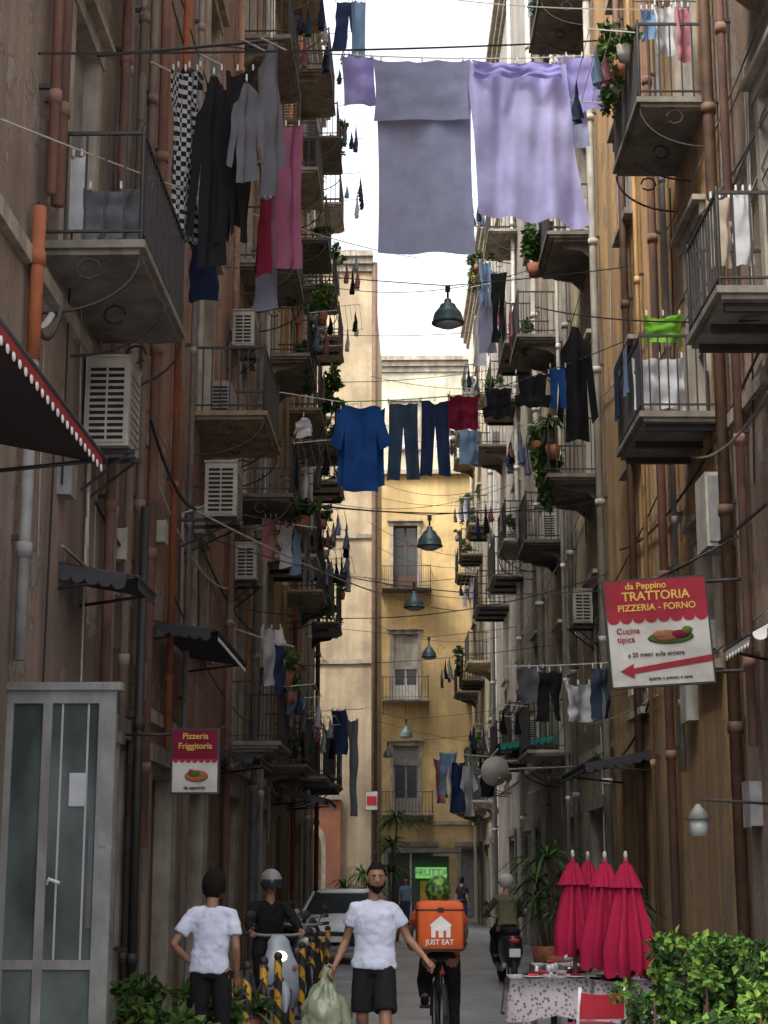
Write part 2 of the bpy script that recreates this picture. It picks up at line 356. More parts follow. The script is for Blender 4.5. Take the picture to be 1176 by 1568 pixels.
building('plaster_apartment_building',TL(6),12.9,22,[6.95,11.2,15.5],[8.75],pA,brownp,3,1.0,gf=(1.0,10.2),gh=3.0,clut=False,hl=(1.25,1.26),shp=0)
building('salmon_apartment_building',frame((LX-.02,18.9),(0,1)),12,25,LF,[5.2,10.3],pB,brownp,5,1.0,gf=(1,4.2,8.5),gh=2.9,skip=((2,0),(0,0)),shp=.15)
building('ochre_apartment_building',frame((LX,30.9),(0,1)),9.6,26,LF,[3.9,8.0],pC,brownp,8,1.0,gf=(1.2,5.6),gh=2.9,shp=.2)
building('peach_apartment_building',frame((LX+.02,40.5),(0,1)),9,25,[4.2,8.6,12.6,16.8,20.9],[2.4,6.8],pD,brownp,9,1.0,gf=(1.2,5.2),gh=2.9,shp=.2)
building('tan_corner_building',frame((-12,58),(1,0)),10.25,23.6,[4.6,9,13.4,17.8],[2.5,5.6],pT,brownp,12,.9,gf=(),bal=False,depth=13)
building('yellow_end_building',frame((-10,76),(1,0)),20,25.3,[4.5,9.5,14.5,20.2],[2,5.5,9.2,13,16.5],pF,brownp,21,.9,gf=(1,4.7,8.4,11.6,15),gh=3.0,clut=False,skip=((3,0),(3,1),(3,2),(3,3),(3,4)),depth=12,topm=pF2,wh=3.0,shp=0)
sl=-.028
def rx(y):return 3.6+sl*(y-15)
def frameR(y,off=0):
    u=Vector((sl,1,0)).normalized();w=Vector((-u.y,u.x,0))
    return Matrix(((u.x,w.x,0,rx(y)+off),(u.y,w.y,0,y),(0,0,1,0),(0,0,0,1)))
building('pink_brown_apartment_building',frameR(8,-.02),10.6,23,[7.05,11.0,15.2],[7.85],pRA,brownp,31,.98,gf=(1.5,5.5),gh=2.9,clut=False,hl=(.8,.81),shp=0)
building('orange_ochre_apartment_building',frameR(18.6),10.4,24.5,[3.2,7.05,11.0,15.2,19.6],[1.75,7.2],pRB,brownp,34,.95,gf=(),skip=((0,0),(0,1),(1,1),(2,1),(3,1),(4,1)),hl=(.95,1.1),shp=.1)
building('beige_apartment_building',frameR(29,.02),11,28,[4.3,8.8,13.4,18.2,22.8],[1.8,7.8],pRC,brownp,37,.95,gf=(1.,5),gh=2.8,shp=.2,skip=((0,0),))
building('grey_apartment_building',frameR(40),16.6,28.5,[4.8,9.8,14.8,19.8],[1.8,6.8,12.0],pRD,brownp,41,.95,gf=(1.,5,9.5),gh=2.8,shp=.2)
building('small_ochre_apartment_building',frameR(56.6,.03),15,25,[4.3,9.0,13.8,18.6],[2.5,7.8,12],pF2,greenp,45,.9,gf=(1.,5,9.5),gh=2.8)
# ---------------- ground
gm,n,b=nt('asphalt');v=pos(n);n.links.new(ramp(n,noiseN(n,2,6,v),.3,.7,(.04,.04,.042,1),(.07,.07,.07,1)),b.inputs['Base Color']);b.inputs['Roughness'].default_value=.8
m=M();m.poly([(-300,-200,-.004),(300,-200,-.004),(300,500,-.004),(-300,500,-.004)],gm);m.obj('ground')
rm,n,b=nt('basalt_slabs');v=pos(n);mp=N(n,'ShaderNodeMapping');n.links.new(v,mp.inputs[0]);mp.inputs['Rotation'].default_value=(0,0,radians(45))
bt=N(n,'ShaderNodeTexBrick');n.links.new(mp.outputs[0],bt.inputs['Vector']);bt.inputs['Scale'].default_value=1.0
bt.inputs['Brick Width'].default_value=.7;bt.inputs['Row Height'].default_value=.36;bt.inputs['Mortar Size'].default_value=.014
bt.inputs['Color1'].default_value=(.16,.18,.21,1);bt.inputs['Color2'].default_value=(.24,.26,.30,1);bt.inputs['Mortar'].default_value=(.045,.045,.045,1)
n.links.new(mix(n,ramp(n,noiseN(n,1.2,5,v),.35,.8),bt.outputs[0],(.11,.115,.12)),b.inputs['Base Color'])
n.links.new(ramp(n,noiseN(n,.8,4,v),.3,.7,(.28,.28,.28,1),(.55,.55,.55,1)),b.inputs['Roughness']);bump(n,b,bt.outputs['Fac'],-.6,.02)
m=M();m.poly([(-3.3,0,0),(3.9,0,0),(2.6,76,0),(-3.3,76,0)],rm);m.obj('cobbled_street')
m=M();m.bx(LX,LX+.9,5,49.4,0.004,.12,stone);m.obj('pavement')
# ---------------- pipes / cables on walls
e=E('facade_pipes');m=M(TL(0))
for y,r,mt,w,z0,z1 in((13.1,.045,salm,.14,7.2,22),(13.35,.06,salm,.14,7.2,22),(16.3,.05,salm,.12,2.0,22),(16.6,.04,greyp,.1,2.0,22),(17.3,.05,pA,.12,3,22),(12.9,.055,orp,.1,5.7,7.0),(12.9,.05,greyp,.1,3.3,5.7),(17.9,.05,iron,.2,0,5.6),(18.1,.05,pA,.1,0,22),(18.8,.06,salm,.12,2,24),(20.6,.045,orp,.1,3.2,24),(22.0,.04,greyp,.1,3,24),(26.9,.06,pB,.1,0,24),(31,.07,greyp,.12,0,26),(32.6,.05,cablew,.1,0,26),(37.2,.06,pC,.12,0,25),(40.4,.06,orp,.12,0,25),(45.5,.06,cablew,.12,0,25),(49.3,.07,brownp,.12,0,24)):
    pipe(m,y,z0,z1,r,mt,w)
m.obj('left_pipes',e);m=M(frameR(0))
for y,r,mt,w,z0,z1 in((17.7,.05,salm,.13,3,23),(18.5,.07,brownp,.14,0,24),(21.9,.035,greyp,.1,3,24),(22.6,.06,salm,.14,0,24),(24.3,.035,pRB,.1,0,24),(25.4,.06,brownp,.12,0,24),(28.9,.07,offw,.13,0,28),(33.6,.06,greyp,.12,0,28),(35.,.04,cablew,.12,0,28),(40,.08,offw,.13,0,28),(46,.06,cablew,.12,0,28),(56.5,.08,greyp,.12,0,25)):
    pipe(m,y,z0,z1,r,mt,w)
m.obj('right_pipes',e)
m=M();m.tube([(-1.68,57.9,0),(-1.68,57.9,23.4)],.1,brownp,8);m.obj('corner_downpipe',e)
def wire(m,a,b,sag=.2,r=.008,mt=cable):
    a,b=Vector(a),Vector(b);K=14
    m.tube([a.lerp(b,i/K)-Vector((0,0,sag*4*(i/K)*(1-i/K))) for i in range(K+1)],r,mt,4)
m=M();rg=random.Random(5)
for q in range(70):
    y=rg.uniform(12,48);side=rg.random()<.5
    x=(LX+.06) if side else rx(y)-.06;z=rg.choice([4.2,4.5,5.2,6.3,7,8.9,9.6,10.6,13]);y2=y+rg.uniform(3,12)
    x2=(LX+.06) if side else rx(y2)-.06
    wire(m,(x,y,z),(x2,y2,z+rg.uniform(-.8,.8)),rg.uniform(.05,.5),rg.choice([.008,.012,.018]),rg.choice([cable,cable,cablew,greyp]))
for q in range(16):
    y=rg.uniform(24,70);z=rg.uniform(6,20);wire(m,(LX if y<49 else -1.75,y,z),(rx(y),y+rg.uniform(-2,2),z+rg.uniform(-1,1)),rg.uniform(.1,.5),.01)
for q in range(60):
    side=rg.random()<.55;y=rg.uniform(13,40);z=rg.uniform(4,12);x=(LX+.05) if side else rx(y)-.05
    wire(m,(x,y,z),(x,y+rg.uniform(-.1,.4),z-rg.uniform(1,3)),0,.01,rg.choice([cable,cablew,greyp]))
wire(m,P(0,182,11.5),P(640,395,34),.15,.008,cablew);wire(m,P(262,738,23),P(905,770,28),.3,.012);wire(m,P(300,782,20),P(700,935,44),.25,.014,cablew)
wire(m,P(820,470,24),P(1175,490,15),.1,.012,cable);wire(m,P(60,82,12.6),P(950,60,22),.05,.014);wire(m,P(1176,10,18),P(700,0,30),.1,.012,cablew)
wire(m,P(230,640,16),P(300,780,20),.2,.02);wire(m,P(20,370,13),P(80,480,13.3),.35,.025,cablew);wire(m,P(40,380,13),P(95,470,13.5),.5,.02,cable)
wire(m,P(1176,770,16),P(930,900,30),.25,.018);wire(m,P(1176,600,16),P(1060,700,20),.2,.015,greyp)
m.obj('overhead_cables')
e=E('junction_boxes');m=M(TL(0))
for y,z,s_,mt in((17.2,4.9,.25,offw),(18.4,3.6,.3,greyp),(19.8,5.6,.2,offw),(23.2,6.4,.3,greyp),(14.4,4.95,.22,greyp)):m.bx(y,y+s_,0,.12,z,z+s_*1.3,mt);m.bx(y-.01,y+s_+.01,.12,.13,z-.01,z+s_*1.3+.01,mt)
m.T=frameR(0)
for y,z,s_,mt in((21.3,3.6,.4,offw),(23.4,5.4,.3,greyp),(17.9,2.2,.35,greyp),(25.8,4.4,.35,offw),(19.8,4.3,.25,greyp)):m.bx(y,y+s_,0,.14,z,z+s_*1.3,mt);m.bx(y-.01,y+s_+.01,.14,.15,z-.01,z+s_*1.3+.01,mt)
m.obj('boxes',e)
def ac(name,u,w0,z,L=.85,H=.62,D=.32,T=None):
    e=E(name);m=M(T);m.bx(u,u+L,w0,w0+D,z,z+H,offw);m.bx(u-.012,u,w0+.03,w0+D-.03,z+.03,z+H-.03,offw)
    k=int((H-.1)/.06)
    for i in range(k):
        zz=z+.06+i*.06
        for a,b2 in((.05,D/2-.01),(D/2+.01,D-.05)):m.bx(u-.016,u-.012,w0+a,w0+b2,zz,zz+.032,dark)
    for i in range(9):m.bx(u+.08,u+L-.08,w0+D,w0+D+.01,z+.08+i*(H-.16)/9,z+.1+i*(H-.16)/9,greyp)
    m.bx(u-.02,u+L+.02,w0-.01,w0+D+.01,z+H,z+H+.02,offw)
    for q in(u+.1,u+L-.14):m.bx(q,q+.04,0,w0+D+.05,z-.05,z-.01,iron);m.tube([(q+.02,.0,z-.4),(q+.02,w0+D,z-.04)],.015,iron,5)
    m.tube([(u+.3,w0,z+.2),(u+.3,.03,z+.1),(u+.3,.04,z-1.5)],.025,offw,6);m.obj('casing',e);return e
ac('air_conditioner',15.3,.03,5.62,.6,.86,.42,TL(0));ac('air_conditioner',21.6,.35,6.3,.7,.72,.42,TL(0))
ac('air_conditioner',30.5,.1,6.2,.8,.6,.35,frameR(0));ac('air_conditioner',27.5,.1,6.5,.8,.6,.35,TL(0));ac('air_conditioner',32,.1,5.6,.8,.6,.35,TL(0));ac('air_conditioner',26.5,.1,10.2,.8,.6,.35,TL(0))
def awning(name,T,u0,u1,z,d,drop,mt,edge,sc_=.14,under=None):
    e=E(name);m=M(T);under=under or mt
    m.add([(u0,.02,z+drop),(u1,.02,z+drop),(u1,d,z),(u0,d,z)],[(0,1,2,3)],mt);m.add([(u0,.02,z+drop-.03),(u1,.02,z+drop-.03),(u1,d,z-.03),(u0,d,z-.03)],[(0,1,2,3)],under)
    V=[];Fc=[];n=int((u1-u0)/sc_)
    for i in range(n):
        a=u0+i*sc_;o=len(V);V+=[(a,d+.004,z+.01)]+[(a+sc_/2-cos(pi*k/6)*sc_/2,d+.004,z-.06-sin(pi*k/6)*.05) for k in range(7)]+[(a+sc_,d+.004,z+.01)];Fc.append(tuple(range(o,o+9)))
        m.ell((a+sc_/2,d+.008,z-.1),(.035,.008,.028),edge,8,4)
    m.add(V,Fc,mt)
    n=int(d/sc_)
    for i in range(n):
        a=i*sc_;zt=z+drop*(1-a/d)
        m.poly([(u0-.004,a,zt)]+[(u0-.004,a+sc_/2-cos(pi*k/6)*sc_/2,zt-.1-sin(pi*k/6)*.05) for k in range(7)]+[(u0-.004,a+sc_,zt-drop*sc_/d)],mt)
    m.tube([(u0,d,z),(u1,d,z)],.018,iron,6)
    for u in(u0+.02,u1-.02):m.tube([(u,0,z-.1),(u,d,z)],.015,iron,6);m.tube([(u,0,z+drop),(u,d,z)],.015,iron,6)
    m.obj('canopy',e)
dredp=cloth('awning_red',(.26,.035,.035),.05);dkgr=cloth('awning_grey',(.05,.05,.055),0);dkun=cloth('awning_underside',(.04,.028,.025),0)  # red awning's underside is a separate sheet in a much darker colour
awning('shop_awning',TL(0),8.2,11.4,4.5,1.0,.2,dredp,white,.14,dkun);awning('shop_awning',TL(0),19.6,22.8,4.5,.8,.12,dkgr,white,.12)
awning('shop_awning',TL(0),14.6,15.6,4.25,.7,.12,dkgr,iron,.12);awning('shop_awning',frameR(0),16.2,17.4,3.95,.45,.25,white,white,.14)
awning('shop_awning',frameR(0),38,40.5,4.6,1.3,.2,C['teal'],white,.14);awning('shop_awning',TL(0),36,39,3.3,1.2,.3,C['grey'],white,.14);awning('shop_awning',TL(0),25,27,3.4,.8,.2,dkgr,iron,.14);awning('shop_awning',frameR(0),25,28,3.3,1.0,.2,dkgr,iron,.14)
e=E('glazed_shop_entrance')
gl,n,b=nt('greenish_glass');v=pos(n,1,1,.5);n.links.new(ramp(n,noiseN(n,1.7,3,v),.35,.7,(.04,.05,.05,1),(.14,.17,.165,1)),b.inputs['Base Color']);b.inputs['Roughness'].default_value=.07
m=M();x0,x1,yy,h=LX+.0,-2.36,13.0,3.08
for a,c in((x0,x0+.05),(x1-.13,x1),(x0+.28,x0+.35)):m.bx(a,c,yy,yy+.06,.02,h,alud)
for z,t in((.02,.14),(1.0,.07),(h-.1,.1)):
    for a,c in((x0+.05,x0+.28),(x0+.35,x1-.13)):m.bx(a,c,yy+.002,yy+.058,z,z+t,alud)
m.bx(x0+.05,x1-.1,yy+.025,yy+.035,.1,h-.05,gl);m.bx(x0-.0,x1+.04,yy-.03,yy+.09,h,h+.06,alud)
for xx in(x0+.42,x0+.62):m.bx(xx,xx+.015,yy+.018,yy+.024,1.07,h-.1,alu)
m.bx(x0+.5,x0+.62,yy+.012,yy+.024,2.2,2.45,C['white']);m.bx(x0+.66,x0+.7,yy+.015,yy+.024,1.3,2.1,C['grey'])
m.tube([(x0+.37,yy-.05,1.62),(x0+.39,yy-.06,1.66),(x0+.47,yy-.06,1.63)],.014,white,6);m.bx(x1-.1,x1-.04,yy-.01,yy,1.9,2.0,greyp)
m.T=TL(0)
for u in(13.2,14.2,15.2,16.2,17.2):m.bx(u,u+.07,.0,.12,.12,3.0,alud)
m.bx(13.2,17.27,0,.14,3.0,3.12,alud);m.bx(13.27,17.2,.03,.05,.12,3.0,gl);m.bx(13.2,17.27,.05,.11,1.1,1.16,alud);m.obj('frame_and_panes',e)
def fsign(name,px0,py0,px1,py1,Y,roll=0,depth=.08):
    e=E(name);a=P(px0,py1,Y);b2=P(px1,py0,Y);c=(a+b2)/2;w=(b2.x-a.x);h=b2.z-a.z
    T=Matrix.Translation(c)@Matrix.Rotation(roll,4,'Y');m=M(T);m.bx(-w/2,w/2,0,depth,-h/2,h/2,signw);m.bx(-w/2-.02,w/2+.02,.005,depth-.005,-h/2-.02,h/2+.02,iron)
    return e,m,w,h,T
e,m,w,h,T=fsign('trattoria_sign',934,887,1083,1048,18.2,radians(-3.5))
signr=grimy('sign_red',(.36,.02,.04),(.2,.02,.03),.5)
m.bx(-w/2,w/2,-.004,0,h*.14,h/2,signr)
for i in range(8):
    a=-w/2+w*(i+.5)/8;m.add([(a+cos(pi*k/8)*w/16,-.005,h*.14+.001-sin(pi*k/8)*.06) for k in range(9)],[range(9)],signr)
zz=-h*.36;m.add([(-w*.42,-.006,zz),(-w*.28,-.006,zz+.08),(-w*.28,-.006,zz+.03),(w*.5,-.006,zz+.13),(w*.5,-.006,zz+.06),(-w*.28,-.006,zz-.03),(-w*.28,-.006,zz-.08)],[(0,1,2,5,6),(2,3,4,5)],signr)
m.ell((.12,-.01,-.07),(.25,.012,.07),lf[0],14,8);m.ell((.08,-.02,-.05),(.15,.012,.06),orp,14,8);m.ell((.22,-.025,-.04),(.1,.012,.045),C['maroon'],12,8);m.ell((0,-.025,-.03),(.07,.012,.04),terra,12,8);m.ell((.3,-.027,0),(.06,.012,.04),lf[2],12,8)
m.tube([(w/2,.04,h/2-.05),(w/2+.6,.04,h/2-.05)],.02,iron,6);m.tube([(w/2,.04,-h/2+.1),(w/2+.6,.04,-h/2+.1)],.02,iron,6);m.tube([(0,.04,h/2),(w/2+.6,.04,h/2+.5)],.012,iron,6);m.obj('panel',e)
yel=mk('sign_yellow',(.62,.42,.07),.6,.15)
for s_,dx,zz,q,mm_ in(('da Peppino',-.1,.445,.10,yel),('TRATTORIA',0,.345,.135,yel),('PIZZERIA - FORNO',0,.235,.10,yel),('Cucina',-.33,.02,.09,signr),('tipica',-.36,-.06,.09,signr),('a 20 metri sulla sinistra',-.05,-.21,.065,blackm),('aperto a pranzo e cena',.08,-.44,.05,blackm)):
    text(s_,T@Vector((dx,-.008,h*zz)),q,mm_,e,ry=radians(-3.5))
e,m,w,h,T=fsign('pizzeria_sign',263,1118,334,1213,17.3)
m.bx(-w/2,w/2,-.004,0,.02,h/2,C['maroon'])
for i in range(7):
    a=-w/2+w*(i+.5)/7;m.add([(a+cos(pi*k/8)*w/14,-.005,.021-sin(pi*k/8)*.04) for k in range(9)],[range(9)],signr)
m.ell((.02,-.01,-.15),(.12,.012,.06),orp,14,8);m.ell((0,-.016,-.13),(.07,.012,.035),lf[0],12,8);m.ell((-.03,-.02,-.1),(.03,.012,.02),redp,12,8);m.tube([(-w/2-.5,.04,h/2-.04),(-w/2,.04,h/2-.04)],.015,iron,6);m.obj('panel',e)
text('Pizzeria',T@Vector((0,-.008,h*.4)),.085,yel,e);text('Friggitoria',T@Vector((0,-.008,h*.24)),.085,yel,e);text('da asporto',T@Vector((0,-.008,-h*.43)),.05,blackm,e)
e,m,w,h,T=fsign('poster_board',560,1212,578,1240,57.7);m.bx(-w/2+.03,w/2-.03,-.01,0,-h/4,h/4,redp);m.obj('panel',e)
def lamp(px,py,Y,wd):
    e=E('hanging_street_lamp');c=P(px,py,Y);s=wd/F*Y/2;m=M(Matrix.Translation(c))
    pr=[(.04,1.75),(.09,1.65),(.22,1.6),(.26,1.35),(.5,1.22),(.6,.98),(.74,.82),(.9,.6),(.97,.36),(.99,.12),(1.08,.02),(1.08,-.06),(.92,-.08)]
    m.loft([(0,0,z*s,r*s,r*s) for r,z in pr],lampm,24)
    m.loft([(0,0,-.1*s,.86*s,.86*s),(0,0,-.22*s,.74*s,.74*s),(0,0,-.34*s,.45*s,.45*s),(0,0,-.38*s,.15*s,.15*s)],lampg,24)
    m.tube([(0,0,1.6*s),(0,0,1.7*s+.2)],.018,iron,6);m.bx(-.04,.04,-.02,.02,1.7*s+.1,1.7*s+.2,iron);m.obj('shade',e)
    w=M();z=c.z+1.7*s+.2;wire(w,(LX if Y<49 else -1.75,Y,z+.35),(c.x,Y,z),.02,.009);wire(w,(c.x,Y,z),(rx(Y),Y,z+.3),.02,.009);w.obj('span_wires',e)
lamp(686,494,25,49);lamp(658,836,31,38);lamp(634,930,40,31);lamp(657,1006,46,23);lamp(622,1128,56,20);lamp(594,1158,66,15)
# ---------------- laundry
POLY={'towel':[(0,0),(1,0),(1,1),(0,1)],
'shirt':[(.3,0),(.7,0),(.78,.02),(.98,.45),(.8,.52),(.74,.3),(.76,1),(.24,1),(.26,.3),(.2,.52),(.02,.45),(.22,.02)],
'tee':[(.12,0),(.88,0),(.85,.55),(1,.62),(.93,.92),(.72,.86),(.6,.95),(.4,.95),(.28,.86),(.07,.92),(0,.62),(.15,.55)],
'hood':[(.42,0),(.58,0),(.68,.12),(.85,.2),(1,.8),(.85,.85),(.76,.45),(.78,1),(.22,1),(.24,.45),(.15,.85),(0,.8),(.15,.2),(.32,.12)],
'trou':[(.1,0),(.9,0),(.97,1),(.6,1),(.5,.3),(.4,1),(.03,1)],'taper':[(0,0),(1,0),(1.22,1),(.1,.94)]}
def garment(name,kind,x0,y0,x1,y1,Ya,mt,Yb=None,fold=.05,seed=0,nf=3,skew=0,G=26):
    Yb=Yb or Ya;rg=random.Random(seed+int(x0*7+y0));a=P(x0,y0,Ya);b=P(x1,y0,Yb);za=P(x0,y1,Ya).z;zb=P(x1,y1,Yb).z
    poly=POLY[kind];pts=[];n=len(poly)
    for i in range(n):
        p,q=Vector(poly[i]),Vector(poly[(i+1)%n]);k=max(1,int((q-p).length*G*.8))
        pts+=[p.lerp(q,j/k) for j in range(k)]
    nb=len(pts)
    def inside(p):
        c=False
        for i in range(nb):
            u,v=pts[i],pts[i-1]
            if (u.y>p.y)!=(v.y>p.y) and p.x<(v.x-u.x)*(p.y-u.y)/(v.y-u.y)+u.x:c=not c
        return c
    inn=[]
    for i in range(1,int(G*1.3)):
        for j in range(1,G):
            p=Vector((i/G+rg.uniform(-.01,.01),j/G+rg.uniform(-.01,.01)))
            if inside(p):inn.append(p)
    r=geometry.delaunay_2d_cdt(pts+inn,[],[list(range(nb))],1,1e-5)
    dirv=(b-a);nrm=Vector((-dirv.y,dirv.x,0)).normalized();V=[];ph=rg.random()*6;W=dirv.length
    for p in r[0]:
        u,v=p.x,p.y;q=a.lerp(b,u);zt=q.z-.03*abs(sin(u*pi*3));zbm=za+(zb-za)*u
        zz=zt+(zbm-zt)*v-.03*sin(u*pi)*(1-v)
        pinch=1-.06*sin(v*pi*.9);q=a.lerp(b,.5+(u-.5)*pinch+skew*v)
        w=fold*((.35+.65*v)*sin(u*nf*2*pi+ph+v*1.3+1.5*noise.noise(Vector((v*2,ph,0))))+.5*sin(u*nf*4.6+ph*2-v*2.7)+.9*noise.noise(Vector((u*3*W,v*4,ph)))+.3*sin(u*nf*13+v*2+ph)*(1-v*.6))
        V.append(Vector((q.x,q.y,zz+.03*noise.noise(Vector((u*4,v*3,ph)))))+nrm*w)
    m=M();m.add(V,[tuple(f) for f in r[2]],mt,True)
    for u in(.08,.5,.92) if kind!='hood' else(.5,):
        q=a.lerp(b,u);m.bx(q.x-.008,q.x+.008,q.y-.02,q.y+.02,q.z-.03,q.z+.04,white)
    e=E(name);m.obj('fabric',e);return e
Y1=24
m=M();wire(m,P(300,66,Y1),P(540,84,Y1),.03,.01);wire(m,P(540,84,Y1),P(920,84,Y1),.06,.01,cablew);wire(m,P(920,84,Y1),P(1010,60,Y1),.01,.01,cablew);m.obj('clothesline')
garment('hanging_bedsheet','towel',573,92,722,388,Y1,C['lav'],fold=.03,nf=1.6,seed=3,skew=.03,G=40)
garment('hanging_bedsheet','towel',571,90,720,184,Y1-.12,C['lav2'],fold=.02,nf=1.6,seed=4,G=34)
garment('hanging_duvet_cover','taper',712,97,866,345,Y1-.05,C['violet'],fold=.11,nf=2.4,seed=5,G=48)
garment('hanging_pillowcase','towel',522,84,572,160,Y1,C['purple'],fold=.05,nf=1,skew=.1)
garment('hanging_pillowcase','towel',862,84,920,172,Y1,C['purple'],fold=.05,nf=1,skew=.1);garment('hanging_pillowcase','towel',866,88,892,226,Y1+.1,C['lav'],fold=.04,nf=1,skew=.3)
garment('hanging_cloth','towel',722,92,862,118,Y1-.2,C['purple'],fold=.05,nf=3)
Y2=26
m=M();wire(m,P(425,600,Y2),P(520,615,Y2),0,.01,cablew);wire(m,P(520,615,Y2),P(735,602,Y2),.03,.01,C['green']);wire(m,P(735,602,Y2),P(985,510,Y2),.05,.01);m.obj('clothesline')
garment('hanging_shirt','shirt',500,618,605,752,Y2,C['blue'],fold=.05,nf=2);garment('hanging_trousers','trou',590,614,645,735,Y2,C['jean'],fold=.04,nf=2)
garment('hanging_trousers','trou',640,611,692,728,Y2,C['navy'],fold=.04,nf=2);garment('hanging_towel','towel',685,602,733,658,Y2,C['maroon'],fold=.05,nf=2)
garment('hanging_tee_shirt','tee',736,590,790,645,Y2,C['blk'],fold=.04,nf=2);garment('hanging_tee_shirt','tee',785,570,845,628,Y2,C['blk'],fold=.04,nf=2)
garment('hanging_shorts','trou',840,560,868,625,Y2,C['blue'],fold=.03,nf=1);garment('hanging_hoodie','hood',848,495,914,675,Y2,C['blk'],fold=.06,nf=2)
garment('hanging_towel','towel',516,625,590,745,Y2+.15,C['blue'],fold=.06,nf=2)
m=M()
for x,yy in((262,95),(330,80),(400,60),(430,58)):wire(m,P(x-30,yy,15),P(x+10,yy+20,19.5),0,.012,alu)
m.tube([P(150,85,14.8),P(440,60,16.6)],.018,iron,6);m.obj('drying_rack')
for nm,k,x0,y0,x1,y1,Ya,Yb,mt,nf in(('hanging_tablecloth','towel',262,105,306,372,16,16.6,checkm,2),('hanging_hoodie','hood',290,110,365,410,16.2,16.6,C['blk'],2),('hanging_trousers','trou',335,105,392,370,16.4,16.9,C['blk'],2),('hanging_towel','towel',318,125,385,345,16.8,17.2,C['blk'],2),
 ('hanging_shirt','hood',350,120,405,280,16.1,16.5,C['grey'],2),('hanging_shirt','hood',392,55,440,300,17,17.5,C['grey'],2),('hanging_dress','towel',413,190,462,412,18,18.6,C['pink'],2),
 ('hanging_towel','towel',395,285,432,475,18.4,18.9,C['lav2'],1),('hanging_shirt','shirt',270,100,310,140,16.4,16.9,C['blk'],1),('hanging_towel','towel',290,370,330,460,17.6,18,C['navy'],1),('hanging_towel','towel',396,300,416,420,17.8,18,C['maroon'],1),
 ('hanging_trousers','trou',510,0,557,75,30,30.5,C['navy'],1),('hanging_towel','towel',538,0,560,100,30,30,C['lblue'],1),
 ('hanging_towel','towel',735,445,760,540,34,34.6,C['lav'],1),('hanging_trousers','trou',752,415,775,525,33,33.5,C['blk'],1),('hanging_shirt','hood',722,470,745,560,36,36.4,C['white'],1),('hanging_towel','towel',733,400,752,470,34,34.3,C['lblue'],1),
 ('hanging_towel','towel',508,1085,530,1155,38,38.5,C['navy'],1),('hanging_towel','towel',532,1100,546,1250,36,36.3,C['grey'],1),('hanging_towel','towel',400,960,432,1050,27,27.5,C['white'],1),('hanging_towel','towel',425,985,438,1060,27,27.5,C['navy'],1),
 ('hanging_tee_shirt','tee',785,1020,835,1080,27,27.4,C['grey'],1),('hanging_trousers','trou',820,1025,862,1105,26.6,27,C['blk'],1),('hanging_towel','towel',865,1045,905,1105,25,25.5,C['white'],1),('hanging_trousers','trou',905,1020,935,1100,25,25.5,C['jean'],1),
 ('hanging_trousers','trou',672,1150,700,1215,40,40.4,C['lblue'],1),('hanging_towel','towel',690,1165,712,1245,39,39.4,C['navy'],1),('hanging_shirt','shirt',700,1170,735,1250,38,38.5,C['white'],1),('hanging_towel','towel',664,1160,680,1230,41,41.4,C['rose'],1),('hanging_towel','towel',738,1165,758,1220,38,38.5,C['blk'],1),
 ('hanging_shirt','shirt',425,800,450,870,29,29.4,C['white'],1),('hanging_towel','towel',448,805,462,880,29.3,29.7,C['lblue'],1),('hanging_trousers','trou',462,808,480,890,29.6,30,C['grey'],1),('hanging_towel','towel',405,790,424,860,28.6,29,C['rose'],1),
 ('hanging_towel','towel',1000,5,1030,85,19.4,19.5,C['white'],1),('hanging_towel','towel',1032,8,1055,95,19.3,19.4,C['rose'],1),('hanging_towel','towel',980,12,1000,60,19.5,19.6,C['lblue'],1),
 ('hanging_blanket','towel',1085,300,1118,410,15.6,15.7,C['cream'],1),('hanging_blanket','towel',1124,290,1150,405,15.5,15.6,C['white'],1),('balcony_screen','towel',968,545,1050,628,19.8,19.85,C['white'],2),
 ('hanging_cloth','towel',985,480,1045,525,20,20.2,C['green'],1),('hanging_shirt','hood',450,635,480,670,30,30.4,C['white'],1),('hanging_towel','towel',705,655,733,710,36,36.4,C['lblue'],1),('hanging_sheet','towel',98,235,128,350,14.3,14.6,C['white'],2),('hanging_net','towel',130,285,240,370,13.9,14.3,C['grey'],3)):
    garment(nm,k,x0,y0,x1,y1,Ya,mt,Yb,.05,nf=nf,G=20)
m=M()
for a,b2,y in(((720,440),(885,400),34),((425,1090),(560,1085),37),((770,1020),(966,1012),27),((660,1150),(848,1165),39),((340,955),(450,990),27),((365,786),(485,808),29.3)):
    wire(m,P(*a,y),P(*b2,y),.02,.012,cablew)
wire(m,P(970,2,19.5),P(1066,2,19.3),0,.01,iron)
m.obj('clothesline')
def plant(name,px,py,Y,r,n,L=.1,trail=0,kind='l',pot=True):
    e=E(name);m=M();c=P(px,py,Y)
    if kind=='l':m.leaves(c,r,n,L,None,8)
    else:m.blades(c,n,r[2]*1.4,.03)
    if trail:m.leaves(c-Vector((0,0,trail*.6)),(r[0]*.5,r[1]*.5,trail),n//2,L,None,5)
    if pot:m.loft([(c.x,c.y,c.z-r[2]*.9-.25,.1,.1),(c.x,c.y,c.z-r[2]*.9,.15,.15)],terra,12)
    m.tube([c-Vector((0,0,r[2])),c+Vector((.02,0,r[2]*.5))],.012,brownp,5);m.obj('foliage',e)
plant('potted_plant',508,600,39,(.35,.4,.6),700,.14,.4,pot=False);plant('potted_plant',492,455,34,(.3,.3,.4),450,.12)
plant('potted_plant',462,775,29.5,(.35,.4,.22),500,.1,.2);plant('potted_plant',846,650,30,(.35,.4,.45),60,.1,0,'b');plant('potted_plant',836,715,30.3,(.26,.35,.4),700,.1,.5,pot=False)
